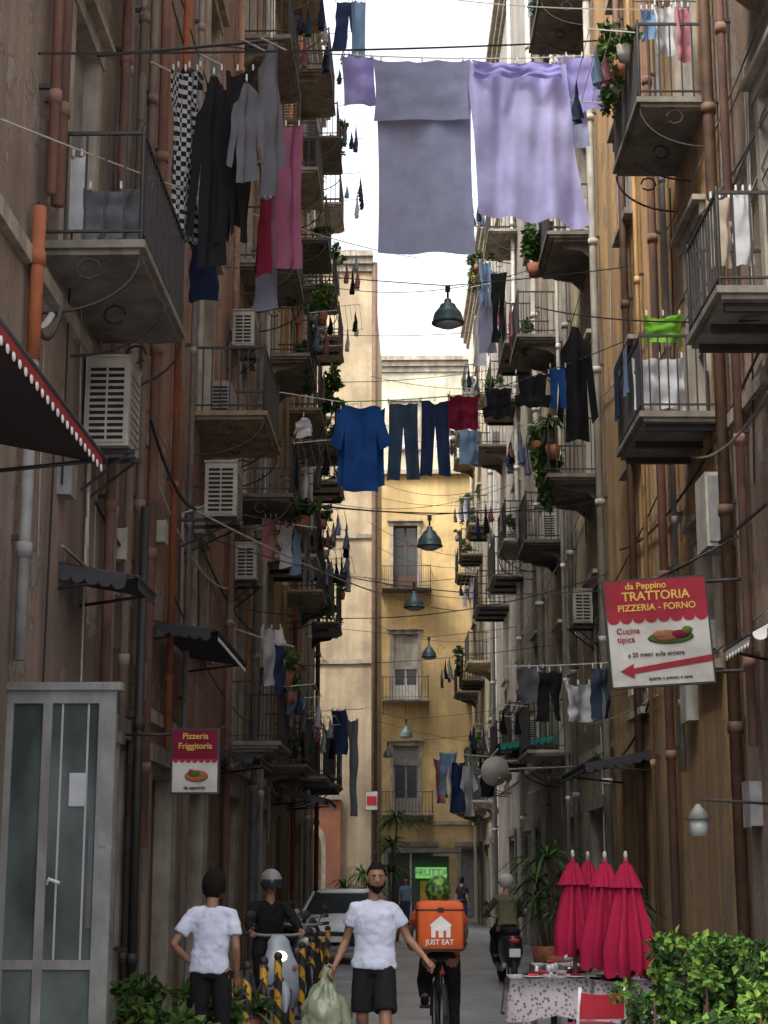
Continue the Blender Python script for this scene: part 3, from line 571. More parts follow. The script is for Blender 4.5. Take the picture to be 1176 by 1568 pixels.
plant('potted_plant',818,372,31.5,(.3,.4,.5),700,.12,.3);plant('potted_plant',935,90,21,(.15,.3,.35),350,.1,.25);plant('potted_plant',438,1012,28.3,(.22,.3,.2),350,.08)
plant('potted_plant',514,225,43,(.3,.3,.35),300,.1,.3,pot=False)
def palm(name,x,y,h,L,n,sub=3):
    e=E(name);m=M();rg=random.Random(int(h*100))
    m.loft([(x,y,.0,.22,.22),(x,y,.4,.3,.3)],terra,14)
    for i in range(sub):
        hh=h*(1-.22*i);dx=rg.uniform(-.2,.2);dy=rg.uniform(-.2,.2)
        m.tube([(x,y,.35),(x+dx*.5,y+dy*.5,hh*.5),(x+dx,y+dy,hh)],[.045,.035,.025],brownp,7);m.blades((x+dx,y+dy,hh),n,L,.035,[lf[1],lf[0]],1.0,rg)
    m.obj('trunk_and_leaves',e)
palm('potted_palm',-.95,48.5,3.3,1.0,60,3);palm('potted_palm',-2.1,44,1.4,.9,40,2);palm('potted_palm',2.3,30,2.0,1.2,50,3);palm('potted_palm',2.35,34,1.6,1.0,45,2);palm('potted_palm',-1.7,52,1.8,1.0,45,3);palm('potted_palm',2.75,24,1.3,.8,45,2)
e=E('satellite_dish');c=P(755,1180,30);m=M(Matrix.Translation(c)@Matrix.Rotation(radians(100),4,'X')@Matrix.Rotation(.3,4,'Y'))
m.loft([(0,0,.1,.26,.26),(0,0,.09,.26,.26),(0,0,.03,.15,.15),(0,0,0,.03,.03)],offw,24)
m.tube([(0,-.24,.08),(0,-.1,.32)],.01,greyp,5);m.tube([(0,0,0),(0.5,0,-.1),(1.6,0,-.1)],.02,greyp,6);m.ell((0,-.1,.33),(.03,.03,.05),greyp,8,6);m.obj('dish',e)
e=E('arched_portal');m=M();x=-4.05
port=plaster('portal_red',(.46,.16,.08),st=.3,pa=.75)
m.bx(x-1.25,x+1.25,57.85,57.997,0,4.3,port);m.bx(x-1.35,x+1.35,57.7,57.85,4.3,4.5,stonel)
m.add([(x-.75,57.84,0)]+[(x-cos(pi*k/10)*.75,57.84,2.9+sin(pi*k/10)*.75) for k in range(11)]+[(x+.75,57.84,0)],[range(13)],stonel)
m.add([(x-.6,57.835,0)]+[(x-cos(pi*k/10)*.6,57.835,2.8+sin(pi*k/10)*.65) for k in range(11)]+[(x+.6,57.835,0)],[range(13)],brownp);m.obj('arch',e)
e=E('shop_kiosk');m=M();gs=emis('green_sign_lit',(.2,.6,.15),.6)
a=P(636,1345,72);b2=P(684,1328,72);m.bx(a.x,b2.x,72,72.2,a.z,b2.z,gs);m.bx(a.x-.1,b2.x+.1,72.2,74,0.01,a.z+.9,greenp);m.bx(a.x+.2,b2.x-.2,72.15,72.19,.1,a.z-.1,yel)
m.bx(a.x-1.4,b2.x+.6,71.7,73.9,b2.z+.6,b2.z+.75,greyp);m.obj('stall',e);text('FRUTTA',((a.x+b2.x)/2,71.99,(a.z+b2.z)/2),.38,white,e)
# ---------------- people
def remesh(o,v=.016,sm=6):
    r=o.modifiers.new('r','REMESH');r.mode='VOXEL';r.voxel_size=v;r.use_smooth_shade=True
    s=o.modifiers.new('s','SMOOTH');s.factor=.5;s.iterations=sm
def hand(m,w,d,mt,side,curl=.5):
    w=Vector(w);d=Vector(d).normalized();s=Vector((side,0,0));s=(s-d*s.dot(d)).normalized();n=d.cross(s)
    m.tube([w-d*.03,w+d*.03,w+d*.085],[.024,.034,.036],mt,10,True,.5)
    for i,(o,l) in enumerate(((-.027,.068),(-.009,.078),(.009,.072),(.026,.056))):
        b=w+d*.08+n*o;c=curl*(1+ .15*i);p1=b+d*l*.42-s*l*.12*c;p2=p1+(d*(1-c*.8)-s*c).normalized()*l*.32;p3=p2+(d*(1-c*1.4)-s*c*1.3).normalized()*l*.28
        m.tube([b-d*.02,b,p1,p2,p3],[.009,.0095,.0085,.0078,.006],mt,7,True)
    b=w+d*.025-n*.03;m.tube([b,b+(d*.6-n*.8-s*.2).normalized()*.035,b+(d*.9-n*.6-s*.5).normalized()*.065],[.012,.01,.008],mt,7,True)
def head(e,T,c,yaw,sk,hair='short',helmet=None):
    H=T@Matrix.Translation(c)@Matrix.Rotation(yaw,4,'Z');m=M(H)
    def fn(d,q):
        q=q.copy()
        if d.z<0:q.x*=1-.28*(-d.z)**1.5;q.y*=1-.12*(-d.z)
        if d.y<-.5:
            q.y*=.95
            if abs(d.x)<.22 and -.35<d.z<.12:q.y-=.018*(1-abs(d.x)/.22)*(1-abs(d.z+.2)/.35)
            if abs(abs(d.x)-.35)<.18 and abs(d.z-.05)<.14:q.y+=.008
        return q
    m.ell((0,0,0),(.076,.096,.118),sk,28,20,fn)
    for s in(-1,1):
        m.ell((s*.03,-.084,.008),(.012,.007,.005),white,8,6);m.ell((s*.03,-.0895,.008),(.008,.004,.005),blackm,8,6);m.ell((s*.03,-.09,.027),(.019,.006,.005),hairm,8,6);m.ell((s*.077,.008,-.005),(.01,.02,.03),sk,8,8)
    m.ell((0,-.103,-.02),(.013,.014,.014),sk,8,6);m.ell((0,-.086,-.062),(.023,.01,.006),C['maroon'],10,6)
    if helmet is None:
        r={'short':(.083,.104,.130),'afro':(.108,.118,.138),'beard':(.084,.104,.134)}[hair]
        m.ell((0,.008,.014),r,hairm,36,28,lambda d,q:q*(1+.08*noise.noise(d*8)),lambda p:(p.y>-.15 and p.z>-.5) or p.z>.5 or(p.y>.1 and p.z>-.8))
        if hair=='beard':m.ell((0,-.006,-.012),(.078,.096,.117),hairm,32,24,fn,lambda p:p.z<-.42 and p.y<.3 and not(abs(p.x)<.3 and -.55<p.z<-.38 and p.y<-.5))
    else:
        m.ell((0,.005,.03),(.125,.145,.14),helmet,24,16,None,lambda p:p.z>-.1 or(p.y>-.3 and p.z>-.75));m.ell((0,-.02,.02),(.122,.135,.12),glass,20,12,None,lambda p:p.y<-.2 and -.5<p.z<.25)
        m.torus((0,.005,.015),.124,.008,blackm,'z',24,6)
    m.obj('head',e)
def human(name,x,y,yaw,J,sk,top,bot,shoe,sleeve=.5,shorts=False,hair='short',helmet=None,scale=1,hy=0,z0=0,grip=False,w=1.0):
    e=E(name);T=Matrix.Translation((x,y,z0))@Matrix.Rotation(yaw,4,'Z')@Matrix.Scale(scale,4);V=Vector
    B=M(T);Pv=V(J['pelvis']);Ch=V(J['chest']);Nk=V(J['neck']);up=Ch-Pv
    B.tube([Nk-V((0,0,.08)),Nk,Nk+(V(J['head'])-Nk)*.8],[.062,.055,.052],sk,12,True)
    B.tube([Pv,Pv.lerp(Ch,.5),Ch,Nk-V((0,0,.09))],[.12,.105,.12,.07],sk,14,True,.7)
    for s in 'LR':
        sh,el,ha=V(J['sh'+s]),V(J['el'+s]),V(J['ha'+s]);B.tube([Ch.lerp(sh,.5),sh,sh.lerp(el,.4),el,el.lerp(ha,.3),ha],[.055,.05,.044,.036,.038,.025],sk,10,True)
        hp,kn,an=V(J['hip'+s]),V(J['kn'+s]),V(J['an'+s]);B.tube([hp,hp.lerp(kn,.4),kn,kn.lerp(an,.35),an],[.088,.076,.054,.056,.036],sk,12,True)
    o=B.obj('body',e);remesh(o,.014,4)
    Hm=M(T);S=M(T)
    for s,q in(('L',1),('R',-1)):
        el,ha=V(J['el'+s]),V(J['ha'+s]);hand(Hm,ha,ha-el,sk,q,.9 if grip else .5)
        an=V(J['an'+s]);S.tube([an+V((0,.05,-.03)),an+V((0,-.02,-.03)),an+V((0,-.1,-.045)),an+V((0,-.17,-.052))],[.042,.045,.042,.03],shoe,12,True,1)
    Hm.obj('hands',e);o=S.obj('shoes',e);remesh(o,.014,3)
    t=M(T);hem=V(J.get('hem',Pv-up*.2))
    t.tube([hem,Pv,Pv.lerp(Ch,.4),Ch-V((0,0,.02)),Ch+V((0,0,.07)),Nk-V((0,0,.085)),Nk-V((0,0,.035))],[.185*w,.178*w,.160*w,.170*w,.165*w,.115,.066],top,28,False,.68)
    for s in 'LR':
        sh,el,ha=V(J['sh'+s]),V(J['el'+s]),V(J['ha'+s]);ns=Nk.lerp(sh,.35)-V((0,0,.035))
        if sleeve<=.6:t.tube([ns,sh-V((0,0,.01)),sh.lerp(el,.25),sh.lerp(el,sleeve+.2)],[.045,.062,.066,.07],top,14,False)
        else:t.tube([ns,sh-V((0,0,.01)),sh.lerp(el,.4),el,el.lerp(ha,.92)],[.045,.064,.06,.052,.04],top,14,False)
    o=t.obj('top',e);remesh(o,.013,6)
    for sc_,st in((.09,.028),(.035,.01)):
        d=o.modifiers.new('d','DISPLACE');tx=bpy.data.textures.new('fold','CLOUDS');tx.noise_scale=sc_;d.texture=tx;d.strength=st;d.texture_coords='GLOBAL'
    b=M(T);b.tube([Pv+up.normalized()*.08,Pv,Pv-up.normalized()*.1],[.125,.145,.145],bot,18,False,.72)
    for s in 'LR':
        hp,kn,an=V(J['hip'+s]),V(J['kn'+s]),V(J['an'+s])
        if shorts:b.tube([hp+V((0,0,.02)),hp.lerp(kn,.5),hp.lerp(kn,.9)],[.09,.1,.1],bot,14,False)
        else:b.tube([hp+V((0,0,.02)),hp.lerp(kn,.5),kn,kn.lerp(an,.5),an+(kn-an)*.08],[.09,.086,.07,.062,.055],bot,14,False)
    o=b.obj('shorts' if shorts else 'trousers',e);remesh(o,.014,3)
    d=o.modifiers.new('d','DISPLACE');tx=bpy.data.textures.new('fold2','CLOUDS');tx.noise_scale=.06;d.texture=tx;d.strength=.014;d.texture_coords='GLOBAL'
    head(e,T,V(J['head']),hy,sk,hair,helmet);return e
def stand(**k):
    J=dict(pelvis=(0,0,.95),chest=(0,0,1.25),neck=(0,.01,1.49),head=(0,-.01,1.635),shL=(.17,0,1.385),shR=(-.17,0,1.385),elL=(.215,.03,1.11),elR=(-.215,.03,1.11),haL=(.23,-.06,.87),haR=(-.23,-.06,.87),
      hipL=(.09,0,.9),hipR=(-.09,0,.9),knL=(.1,-.02,.49),knR=(-.1,-.02,.49),anL=(.1,.02,.09),anR=(-.1,.02,.09));J.update(k);return J
px=lambda p,Y:P(p,1400,Y).x
xm=px(573,15.2)
human('walking_man',xm,15.2,0,stand(chest=(.01,-.02,1.25),head=(.02,-.03,1.63),elR=(-.24,.04,1.12),haR=(-.33,-.12,.91),elL=(.29,.05,1.13),haL=(.44,-.10,.97),shL=(.172,.02,1.375),shR=(-.168,-.03,1.39),knL=(.1,-.16,.5),anL=(.11,-.22,.12),knR=(-.1,.02,.49),anR=(-.1,.28,.14)),skin2,teew,blk,white,.35,True,'beard',scale=1.02,w=1.08,hy=.12)
e=E('plastic_bag');bagm=cloth('bag_plastic',(.34,.38,.25),.35);bagm.node_tree.nodes['Principled BSDF'].inputs['Roughness'].default_value=.22;bagm.node_tree.nodes['Principled BSDF'].inputs['Specular IOR Level'].default_value=.6
m=M(Matrix.Translation((xm-.41,15.05,0)))
def bf(d,q):
    k=1+.22*noise.noise(d*2.5)+.12*noise.noise(d*6)+.07*noise.noise(d*16);q=q*k
    if d.z>.2:f=1-.8*(d.z-.2)/.8;q.x*=f;q.y*=f
    return q
m.ell((0,0,.5),(.21,.17,.40),bagm,56,44,bf);m.tube([(0,0,.80),(0,0,.87),(.02,-.01,.92)],[.04,.02,.035],bagm,8);m.tube([(.02,-.01,.87),(.07,-.02,.92),(.03,-.02,.95),(-.02,0,.87)],.012,bagm,6);m.obj('sack',e)
xw=px(325,14.8)
human('woman_in_white_shirt',xw,14.8,pi,stand(elL=(.32,.08,1.13),haL=(.18,-.02,.98),elR=(-.22,.06,1.10),haR=(-.21,-.08,.87),head=(-.02,-.03,1.615),pelvis=(.015,0,.95)),skin2,teew,blk,blk,.45,False,'afro',hy=-.6,scale=.99,w=.98)
def scooter(name,x,y,yaw,col,lit=False):
    e=E(name);m=M(Matrix.Translation((x,y,0))@Matrix.Rotation(yaw,4,'Z'))
    for yy in(-.62,.62):
        m.torus((0,yy,.25),.2,.055,blackm);m.tube([(-.05,yy,.25),(.05,yy,.25)],.09,alu,12)
        for k in range(5):
            a=2*pi*k/5;m.tube([(0,yy,.25),(0,yy+cos(a)*.17,.25+sin(a)*.17)],.015,alu,5)
    m.tube([(0,-.62,.52),(0,-.8,.44),(0,-.86,.3)],[.09,.08,.03],col,10,True,.8)
    for s in(-.06,.06):m.tube([(s,-.62,.25),(s,-.5,.6),(s*.6,-.42,.95)],.022,greyp,6)
    m.loft([(0,-.42,.3,.17,.06),(0,-.5,.5,.22,.07),(0,-.5,.75,.2,.07),(0,-.44,.92,.13,.08),(0,-.4,1.0,.12,.08),(0,-.38,1.06,.07,.05)],col,18,.8)
    m.tube([(-.34,-.28,1.08),(-.15,-.36,1.06),(.15,-.36,1.06),(.34,-.28,1.08)],.016,greyp,8);
    for s in(-1,1):
        m.tube([(s*.24,-.31,1.07),(s*.36,-.27,1.08)],.024,blackm,8,True);m.tube([(s*.2,-.33,1.07),(s*.28,-.36,1.24)],.007,blackm,5);m.ell((s*.3,-.36,1.28),(.06,.015,.045),blackm,10,8);m.ell((s*.15,-.55,.72),(.03,.03,.04),orp,8,6)
    m.ell((0,-.53,.84),(.075,.05,.06),emis('headlight_lit',(1,.8,.5),5) if lit else lampg,14,10)
    m.bx(-.15,.15,-.42,.15,.26,.33,col);m.loft([(0,.4,.28,.12,.32),(0,.42,.5,.19,.38),(0,.45,.72,.17,.42),(0,.45,.78,.13,.38)],col,20,.7)
    m.loft([(0,.38,.78,.15,.4),(0,.38,.86,.16,.42),(0,.36,.9,.1,.34)],blk,18,.8)
    m.tube([(.16,.5,.25),(.17,.85,.32)],.045,greyp,10);m.ell((0,.87,.7),(.09,.03,.04),redp,10,6);m.bx(-.09,.09,.9,.91,.45,.58,white);m.bx(-.12,.12,-.585,-.575,.42,.5,blackm);m.obj('chassis',e);return e
seat=lambda **k:dict(dict(pelvis=(0,.3,.95),chest=(0,.24,1.25),neck=(0,.2,1.46),head=(0,.16,1.61),shL=(.17,.22,1.37),shR=(-.17,.22,1.37),elL=(.27,.02,1.18),elR=(-.27,.02,1.18),haL=(.28,-.22,1.1),haR=(-.28,-.22,1.1),
   hipL=(.1,.28,.92),hipR=(-.1,.28,.92),knL=(.18,-.12,.82),knR=(-.18,-.12,.82),anL=(.14,-.15,.42),anR=(-.14,-.15,.42),hem=(0,.32,.9)),**k)
dkp=mk('black_paint',(.02,.02,.025),.3,.1,3,0);wtp=mk('pearl_paint',(.32,.36,.42),.35,.2,3,0)
xs=px(418,19.5);scooter('motor_scooter',xs,19.5,.25,wtp,True);human('scooter_rider',xs,19.5,.25,seat(),skin,blk,blk,blk,1,False,'short',greyp,grip=True)
xs=px(775,29);scooter('motor_scooter',xs,29,pi+.1,dkp);human('scooter_rider',xs-.02,29,pi+.1,seat(),skin,C['olive'],blk,blk,1,False,'short',offw,grip=True)
for x_,y_,c_,a_ in((px(456,24),24,dkp,.3),(px(462,29),29,dkp,.4),(px(690,52),52,dkp,2.8)):scooter('motor_scooter',x_,y_,a_,c_)
human('pedestrian',px(621,66),66,0,stand(),skin,C['lblue'],C['jean'],blk,.4);human('pedestrian',px(708,58),58,2.5,stand(),skin,C['blk'],C['navy'],blk,.4)
e=E('bicycle');xr=px(672,17);yr=17
m=M(Matrix.Translation((xr,yr,0))@Matrix.Rotation(pi+.06,4,'Z'))
for yy in(-.53,.53):
    m.torus((0,yy,.34),.315,.024,blackm,'x',32,8);m.torus((0,yy,.34),.28,.01,alu,'x',32,6)
    for k in range(16):
        a=2*pi*k/16;m.tube([(0,yy,.34),(0,yy+cos(a)*.28,.34+sin(a)*.28)],.003,alu,4)
for a,b2,r in(((0,.17,.9),(0,.06,.3),.018),((0,.06,.3),(0,-.36,.82),.022),((0,.16,.84),(0,-.36,.86),.018),((0,-.36,.78),(0,-.36,1.02),.02),((.05,.15,.8),(.05,.53,.34),.01),((-.05,.15,.8),(-.05,.53,.34),.01),((.05,.06,.3),(.05,.53,.34),.012),((-.05,.06,.3),(-.05,.53,.34),.012),((.05,-.38,.75),(.05,-.53,.34),.012),((-.05,-.38,.75),(-.05,-.53,.34),.012),((-.3,-.3,1.04),(.3,-.3,1.04),.014)):
    m.tube([a,b2],r,dkp,8)
m.ell((0,.2,.93),(.08,.14,.035),blackm,14,8);m.tube([(0,.53,.7),(0,.75,.62),(0,.87,.45)],.03,blackm,8,True,.4);m.ell((0,.4,.8),(.03,.02,.025),redp,8,6)
m.bx(-.19,-.09,-.05,.05,.14,.17,blackm);m.bx(.09,.19,-.02,.08,.45,.48,blackm);m.obj('frame_and_wheels',e)
jk=mk('rider_red_jersey',(.5,.07,.03),.8,.2)
hg,n,b=nt('speckled_green_helmet');vo=N(n,'ShaderNodeTexVoronoi');vo.inputs['Scale'].default_value=18;n.links.new(pos(n),vo.inputs['Vector']);n.links.new(ramp(n,vo.outputs['Distance'],.45,.6,(.03,.05,.015,1),(.10,.26,.03,1)),b.inputs['Base Color'])
human('delivery_rider',xr,yr,pi+.06,dict(pelvis=(0,.18,1.0),chest=(0,.04,1.26),neck=(0,-.05,1.42),head=(0,-.12,1.53),shL=(.17,0,1.36),shR=(-.17,0,1.36),elL=(.27,-.16,1.18),elR=(-.27,-.16,1.18),haL=(.27,-.29,1.07),haR=(-.27,-.29,1.07),
   hipL=(.1,.17,.95),hipR=(-.1,.17,.95),knL=(.14,-.16,.66),knR=(-.14,-.05,.55),anL=(.14,0,.57-.02),anR=(-.14,0,.26)),skin2,jk,blk,blk,.4,False,'short',hg,grip=True)
e=E('delivery_backpack');m=M(Matrix.Translation((xr,yr-.48,1.0))@Matrix.Rotation(.06,4,'Z'));s=.22
m.loft([(0,0,.0,s-.02,.17),(0,0,.02,s,.19),(0,0,.40,s,.19),(0,0,.44,s-.01,.185),(0,0,.46,s-.05,.14)],orange,48,.22)
m.loft([(0,0,.372,s+.004,.194),(0,0,.386,s+.004,.194)],blackm,48,.22);m.loft([(0,0,.01,s+.004,.194),(0,0,.03,s+.004,.194)],blackm,48,.22)
m.bx(-.03,.03,-.2,-.194,.36,.4,blackm)
hp=[(-.09,.13),(-.09,.23),(-.105,.24),(0,.325),(.105,.24),(.09,.23),(.09,.13),(.05,.13),(.05,.19),(.025,.19),(.025,.13),(-.02,.13),(-.02,.19),(-.05,.19),(-.05,.13)]
m.add([(a,-.1935,b) for a,b in hp],[range(len(hp))],white)
for q in(-.12,.12):m.tube([(q,.18,.42),(q,.28,.38),(q,.24,.1)],.02,blackm,6)
m.obj('box',e);text('JUST EAT',(xr,yr-.48-.197,1.085),.065,white,e,rz=.06)
st_,n,b=nt('hazard_stripes');g=N(n,'ShaderNodeTexWave',wave_type='BANDS',bands_direction='DIAGONAL');n.links.new(pos(n),g.inputs['Vector']);g.inputs['Scale'].default_value=2.2
col=ramp(n,g.outputs['Fac'],0,.5,(.02,.02,.02,1),(.62,.34,.03,1),True);col=mix(n,ramp(n,noiseN(n,14,4,pos(n)),.54,.62),col,(.08,.06,.04));n.links.new(col,b.inputs['Base Color']);b.inputs['Roughness'].default_value=.6
pts=[]
for p_,Y_ in((352,15.4),(380,16.3),(405,17.3),(427,18.4),(446,19.8),(463,21.4),(478,23.4),(491,26),(502,29)):
    e=E('striped_barrier_post');m=M();x=px(p_,Y_);m.tube([(x,Y_,0.0),(x,Y_,.82)],.042,st_,12,True);m.tube([(x,Y_,0.0),(x,Y_,.05)],.08,iron,14);m.ell((x,Y_,.87),(.048,.048,.048),iron,10,8);m.obj('post',e);pts.append((x,Y_,.72))
m=M()
for a,b2 in zip(pts,pts[1:]):wire(m,a,b2,.12,.012,iron)
m.obj('barrier_chain')
def car(name,x,y,yaw,col):
    e=E(name);m=M(Matrix.Translation((x,y,0))@Matrix.Rotation(yaw,4,'Z'));se=[(-1.95,.6,.3,.62),(-1.88,.76,.24,.74),(-1.5,.82,.22,.86),(-.9,.84,.22,.96),(0,.85,.22,.98),(1.2,.84,.22,1.0),(1.75,.8,.26,1.0),(1.95,.7,.34,.9)]
    V=[];K=len(se)
    for (yy,w,zb,zt) in se:
        V+=[(-w*.9,yy,zb),(-w,yy,zb+.14),(-w,yy,(zb+zt)/2),(-w*.96,yy,zt-.06),(-w*.85,yy,zt),(0,yy,zt+.03),(w*.85,yy,zt),(w*.96,yy,zt-.06),(w,yy,(zb+zt)/2),(w,yy,zb+.14),(w*.9,yy,zb)]
    m.add(V,[(i*11+k,i*11+(k+1)%11,(i+1)*11+(k+1)%11,(i+1)*11+k) for i in range(K-1) for k in range(11)]+[tuple(range(11)),tuple(range((K-1)*11,K*11))],col,True)
    for a in(-1,1):m.add([(a*.76,-.95,.95),(a*.62,-.3,1.4),(a*.62,1.1,1.42),(a*.73,1.75,.98)],[(0,1,2,3)],glass)
    m.add([(-.72,-.97,.96),(.72,-.97,.96),(.58,-.32,1.4),(-.58,-.32,1.4)],[(0,1,2,3)],glass);m.add([(-.7,1.78,.98),(.7,1.78,.98),(.56,1.12,1.41),(-.56,1.12,1.41)],[(0,1,2,3)],glass)
    m.loft([(0,.4,1.38,.62,.78),(0,.4,1.43,.6,.74),(0,.4,1.47,.48,.55)],col,24,.35)
    for a in(-1,1):
        m.tube([(a*.78,-.98,.94),(a*.61,-.32,1.4)],.035,col,6);m.tube([(a*.72,1.78,.98),(a*.6,1.12,1.42)],.045,col,6);m.tube([(a*.77,.35,.97),(a*.63,.35,1.42)],.03,col,6)
        m.ell((a*.6,-1.86,.66),(.17,.09,.09),lampg,14,8);m.ell((a*.93,-.7,1.0),(.09,.06,.07),col,10,8)
        for yy in(-1.25,1.2):m.torus((a*.76,yy,.3),.21,.09,blackm);m.tube([(a*.74,yy,.3),(a*.84,yy,.3)],.17,alu,14)
    m.bx(-.45,.45,-1.97,-1.93,.42,.58,dkp);m.bx(-.26,.26,-1.985,-1.97,.44,.55,white);m.obj('bodywork',e)
car('parked_car',px(524,36),37,-.08,mk('car_silver',(.62,.66,.70),.25,.08,3,0,0))
# ---------------- restaurant corner
umb=cloth('parasol_crimson',(.34,.012,.05),.12)
def parasol(p_,py,Y,h=.98,rad=.21):
    e=E('closed_parasol');t=P(p_,py,Y);m=M(Matrix.Translation((t.x,Y,0)));zt=t.z;seg=48;K=10;rgp=random.Random(p_);ph=rgp.random()*6;V=[]
    for i in range(K+1):
        s_=i/K;r=.02+rad*(s_**.75)*(1-.2*max(0,s_-.8)/.2)
        for k in range(seg):
            a=2*pi*k/seg;f=1+.36*cos(a*8+s_*1.2+ph)*min(1,s_*2)+.05*rgp.uniform(-1,1)+.18*sin(a*3+ph)*s_
            V.append((r*f*cos(a),r*f*sin(a),zt-h*s_-.04*cos(a*8+ph)*s_))
    m.add(V,[(i*seg+k,i*seg+(k+1)%seg,(i+1)*seg+(k+1)%seg,(i+1)*seg+k) for i in range(K) for k in range(seg)],umb,True)
    V=[(cos(a)*(.04+.09*i/3)*(1+.2*cos(a*8)),sin(a)*(.04+.09*i/3)*(1+.2*cos(a*8)),zt-.03-.07*i) for i in range(4) for a in [2*pi*k/seg for k in range(seg)]]
    m.add(V,[(i*seg+k,i*seg+(k+1)%seg,(i+1)*seg+(k+1)%seg,(i+1)*seg+k) for i in range(3) for k in range(seg)],umb,True)
    m.tube([(0,0,.05),(0,0,zt+.03)],.02,brownp,8);m.ell((0,0,zt+.05),(.02,.02,.04),offw,8,6);m.loft([(0,0,0,.25,.25),(0,0,.06,.25,.25),(0,0,.09,.05,.05)],iron,20);m.obj('canopy',e)
parasol(877,1316,16.9,.88,.17);parasol(900,1317,17.6,.92,.17);parasol(926,1318,16.3,.95,.19);parasol(958,1318,15.9,1.0,.21)
def table(p_,Y,w=.8):
    e=E('dining_table');x=px(p_,Y);m=M(Matrix.Translation((x,Y,0)));seg=48;V=[]
    m.bx(-w/2,w/2,-w/2,w/2,.72,.745,brownp);m.tube([(0,0,0),(0,0,.72)],.03,iron,8);m.bx(-.25,.25,-.03,.03,0,.03,iron);m.bx(-.03,.03,-.25,.25,.031,.05,iron)
    for i in range(3):
        for k in range(seg):
            a=2*pi*k/seg;ca,sa=cos(a),sin(a);q=w/2/max(abs(ca),abs(sa))*(1.01+.05*i*(1+.5*sin(a*9)));V.append((ca*q,sa*q,.752-.16*i-(.0 if i<2 else .06*abs(sin(a*2)))))
    m.add(V,[(i*seg+k,i*seg+(k+1)%seg,(i+1)*seg+(k+1)%seg,(i+1)*seg+k) for i in range(2) for k in range(seg)]+[tuple(range(seg))],dotm,True)
    for a,b2 in((-.2,-.2),(.2,-.18),(-.18,.2),(.2,.2)):
        m.loft([(a,b2,.757,.06,.06),(a,b2,.765,.11,.11),(a,b2,.77,.115,.115)],rg.choice([white,blk]),20);m.bx(a-.05,a+.05,b2-.04,b2+.04,.771,.79,rg.choice([C['maroon'],redp]))
    for a,b2 in((0,0),(.05,.25),(-.05,-.2)):m.loft([(a,b2,.757,.025,.025),(a,b2,.76,.005,.005),(a,b2,.80,.005,.005),(a,b2,.82,.028,.028),(a,b2,.87,.024,.024)],lampg,14)
    m.obj('top_and_cloth',e)
table(845,16.8,.85);table(910,17.6,.8);table(965,16.4,.75);table(870,19.2,.8)
def chair(p_,Y,yaw,mt=redp):
    e=E('folding_chair');x=px(p_,Y);m=M(Matrix.Translation((x,Y,0))@Matrix.Rotation(yaw,4,'Z'))
    for s_ in(-.2,.2):m.tube([(s_,.22,.0),(s_,-.13,.42),(s_,-.2,.76)],.016,white,8);m.tube([(s_*.9,-.2,.0),(s_*.9,.18,.42)],.016,white,8)
    m.loft([(0,0,.42,.2,.19),(0,0,.45,.2,.19)],mt,28,.4)
    V=[(-.2+.4*i/6,-.17-.03*sin(pi*i/6)-.03*j,.5+.22*j-.02*sin(pi*i/6)*j) for j in(0,1) for i in range(7)];m.add(V,[(i,i+1,8+i,7+i) for i in range(6)],mt,True);V2=[(a,b2-.02,c) for a,b2,c in V];m.add(V2,[(i,i+1,8+i,7+i) for i in range(6)],mt,True);m.obj('seat_and_frame',e)
chair(905,15.2,.3);chair(830,18.4,pi*.8);chair(955,17.5,2.6);chair(815,17.8,1.4)
e=E('hedge_planter');m=M();m.bx(1.55,3.2,11.2,13.6,0.004,.55,terra);m.bx(1.6,3.15,11.25,13.55,.55,.57,brownp)
rg=random.Random(3)
hl=[leafm('hedge_a',(.08,.17,.03)),leafm('hedge_b',(.022,.055,.016)),leafm('hedge_c',(.14,.24,.04))]
for q in range(40):
    c=(rg.uniform(1.62,3.1),rg.uniform(11.4,13.4),rg.uniform(.6,1.12)-.0);m.leaves(c,(.3,.3,.22),300,.065,hl if q%3 else hl[:2],6,rg);m.tube([(c[0],c[1],.5),c],.01,brownp,5)
m.obj('foliage',e)
e=E('potted_shrub');m=M()
for i,(p_,Y_,z_) in enumerate(((235,15.0,.35),(300,15.8,.4),(340,15.4,.35),(275,14.2,.3),(375,16.9,.4),(220,16.5,.45))):
    x=px(p_,Y_);m.loft([(x,Y_,.12,.13,.13),(x,Y_,.36,.18,.18)],terra,12);m.leaves((x,Y_,z_+.12),(.28,.28,.2),220,.11,lf,6,rg);m.blades((x,Y_,z_),26,.5,.03,lf,1.0,rg)
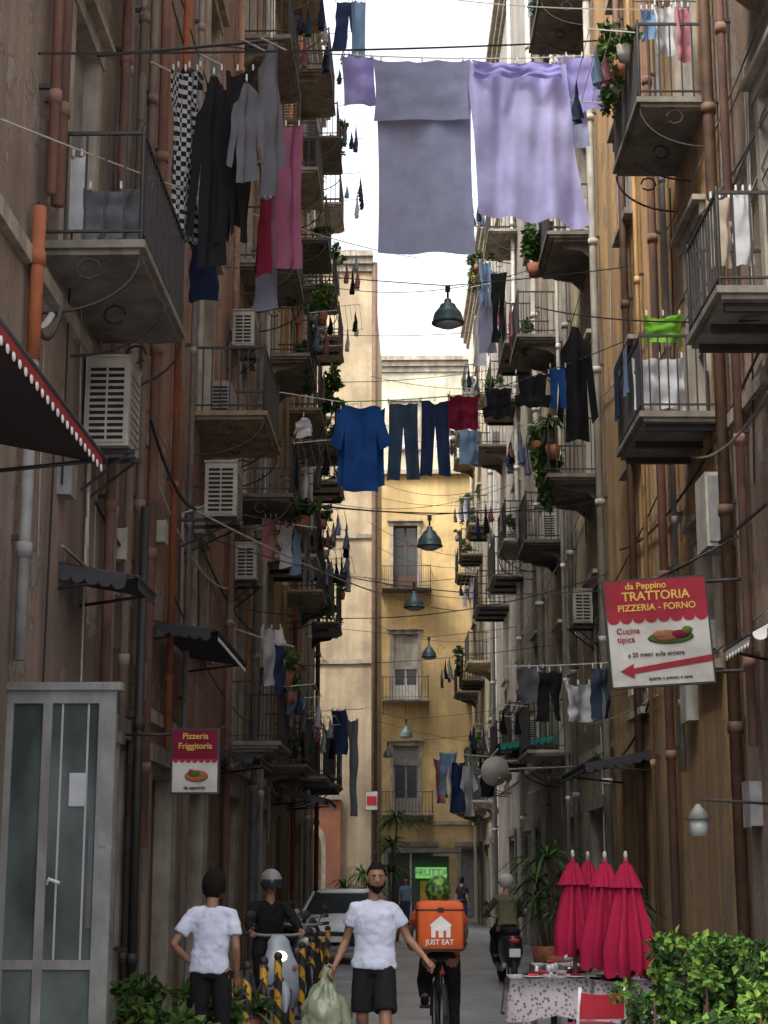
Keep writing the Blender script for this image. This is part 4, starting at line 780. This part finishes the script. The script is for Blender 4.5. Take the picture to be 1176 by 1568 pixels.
m.obj('leaves_and_pots',e)
e=E('electrical_box');m=M(frameR(0));m.bx(18.7,19.3,0,.32,5.3,6.15,offw);m.bx(18.67,18.7,.03,.29,5.35,6.1,greyp);m.bx(18.66,18.67,.1,.13,5.65,5.75,iron);m.obj('cabinet',e)
e=E('wall_lantern');m=M();c=P(1070,1262,17.5);m.tube([(rx(17.5),17.5,c.z+.2),(c.x,17.5,c.z+.25),(c.x,17.5,c.z+.1)],.015,iron,6);m.loft([(c.x,17.5,c.z-.12,.09,.09),(c.x,17.5,c.z+.05,.1,.1)],lampg,14);m.loft([(c.x,17.5,c.z+.05,.14,.14),(c.x,17.5,c.z+.17,.04,.04),(c.x,17.5,c.z+.2,.02,.02)],greyp,14);m.obj('lantern',e)
# ---------------- light
s_=Vector((-.42,-.5,1.05)).normalized()
L=bpy.data.lights.new('sun','SUN');L.energy=2.9;L.angle=radians(10);L.color=(1,.93,.82);lo=bpy.data.objects.new('sun',L);sc.collection.objects.link(lo);lo.rotation_euler=s_.to_track_quat('Z','Y').to_euler()
w=bpy.data.worlds.new('World');sc.world=w;w.use_nodes=True;n=w.node_tree;bg=n.nodes['Background']
sk=N(n,'ShaderNodeTexSky',sky_type='NISHITA');sk.sun_disc=False;sk.sun_elevation=math.asin(s_.z);sk.sun_rotation=math.atan2(s_.x,s_.y);sk.air_density=1.2;sk.dust_density=6
hs=N(n,'ShaderNodeHueSaturation');hs.inputs['Saturation'].default_value=.25;hs.inputs['Value'].default_value=3.4;n.links.new(sk.outputs[0],hs.inputs['Color']);n.links.new(hs.outputs[0],bg.inputs[0]);bg.inputs[1].default_value=.15
cam=bpy.data.cameras.new('camera');co=bpy.data.objects.new('camera',cam);sc.collection.objects.link(co);co.location=(0,0,CH);co.rotation_euler=(pi/2+TH,0,PS)
cam.sensor_fit='VERTICAL';cam.sensor_height=36;cam.lens=36*F/1568;cam.clip_end=1500;sc.camera=co
sc.view_settings.view_transform='Standard';sc.view_settings.look='None';sc.view_settings.exposure=0
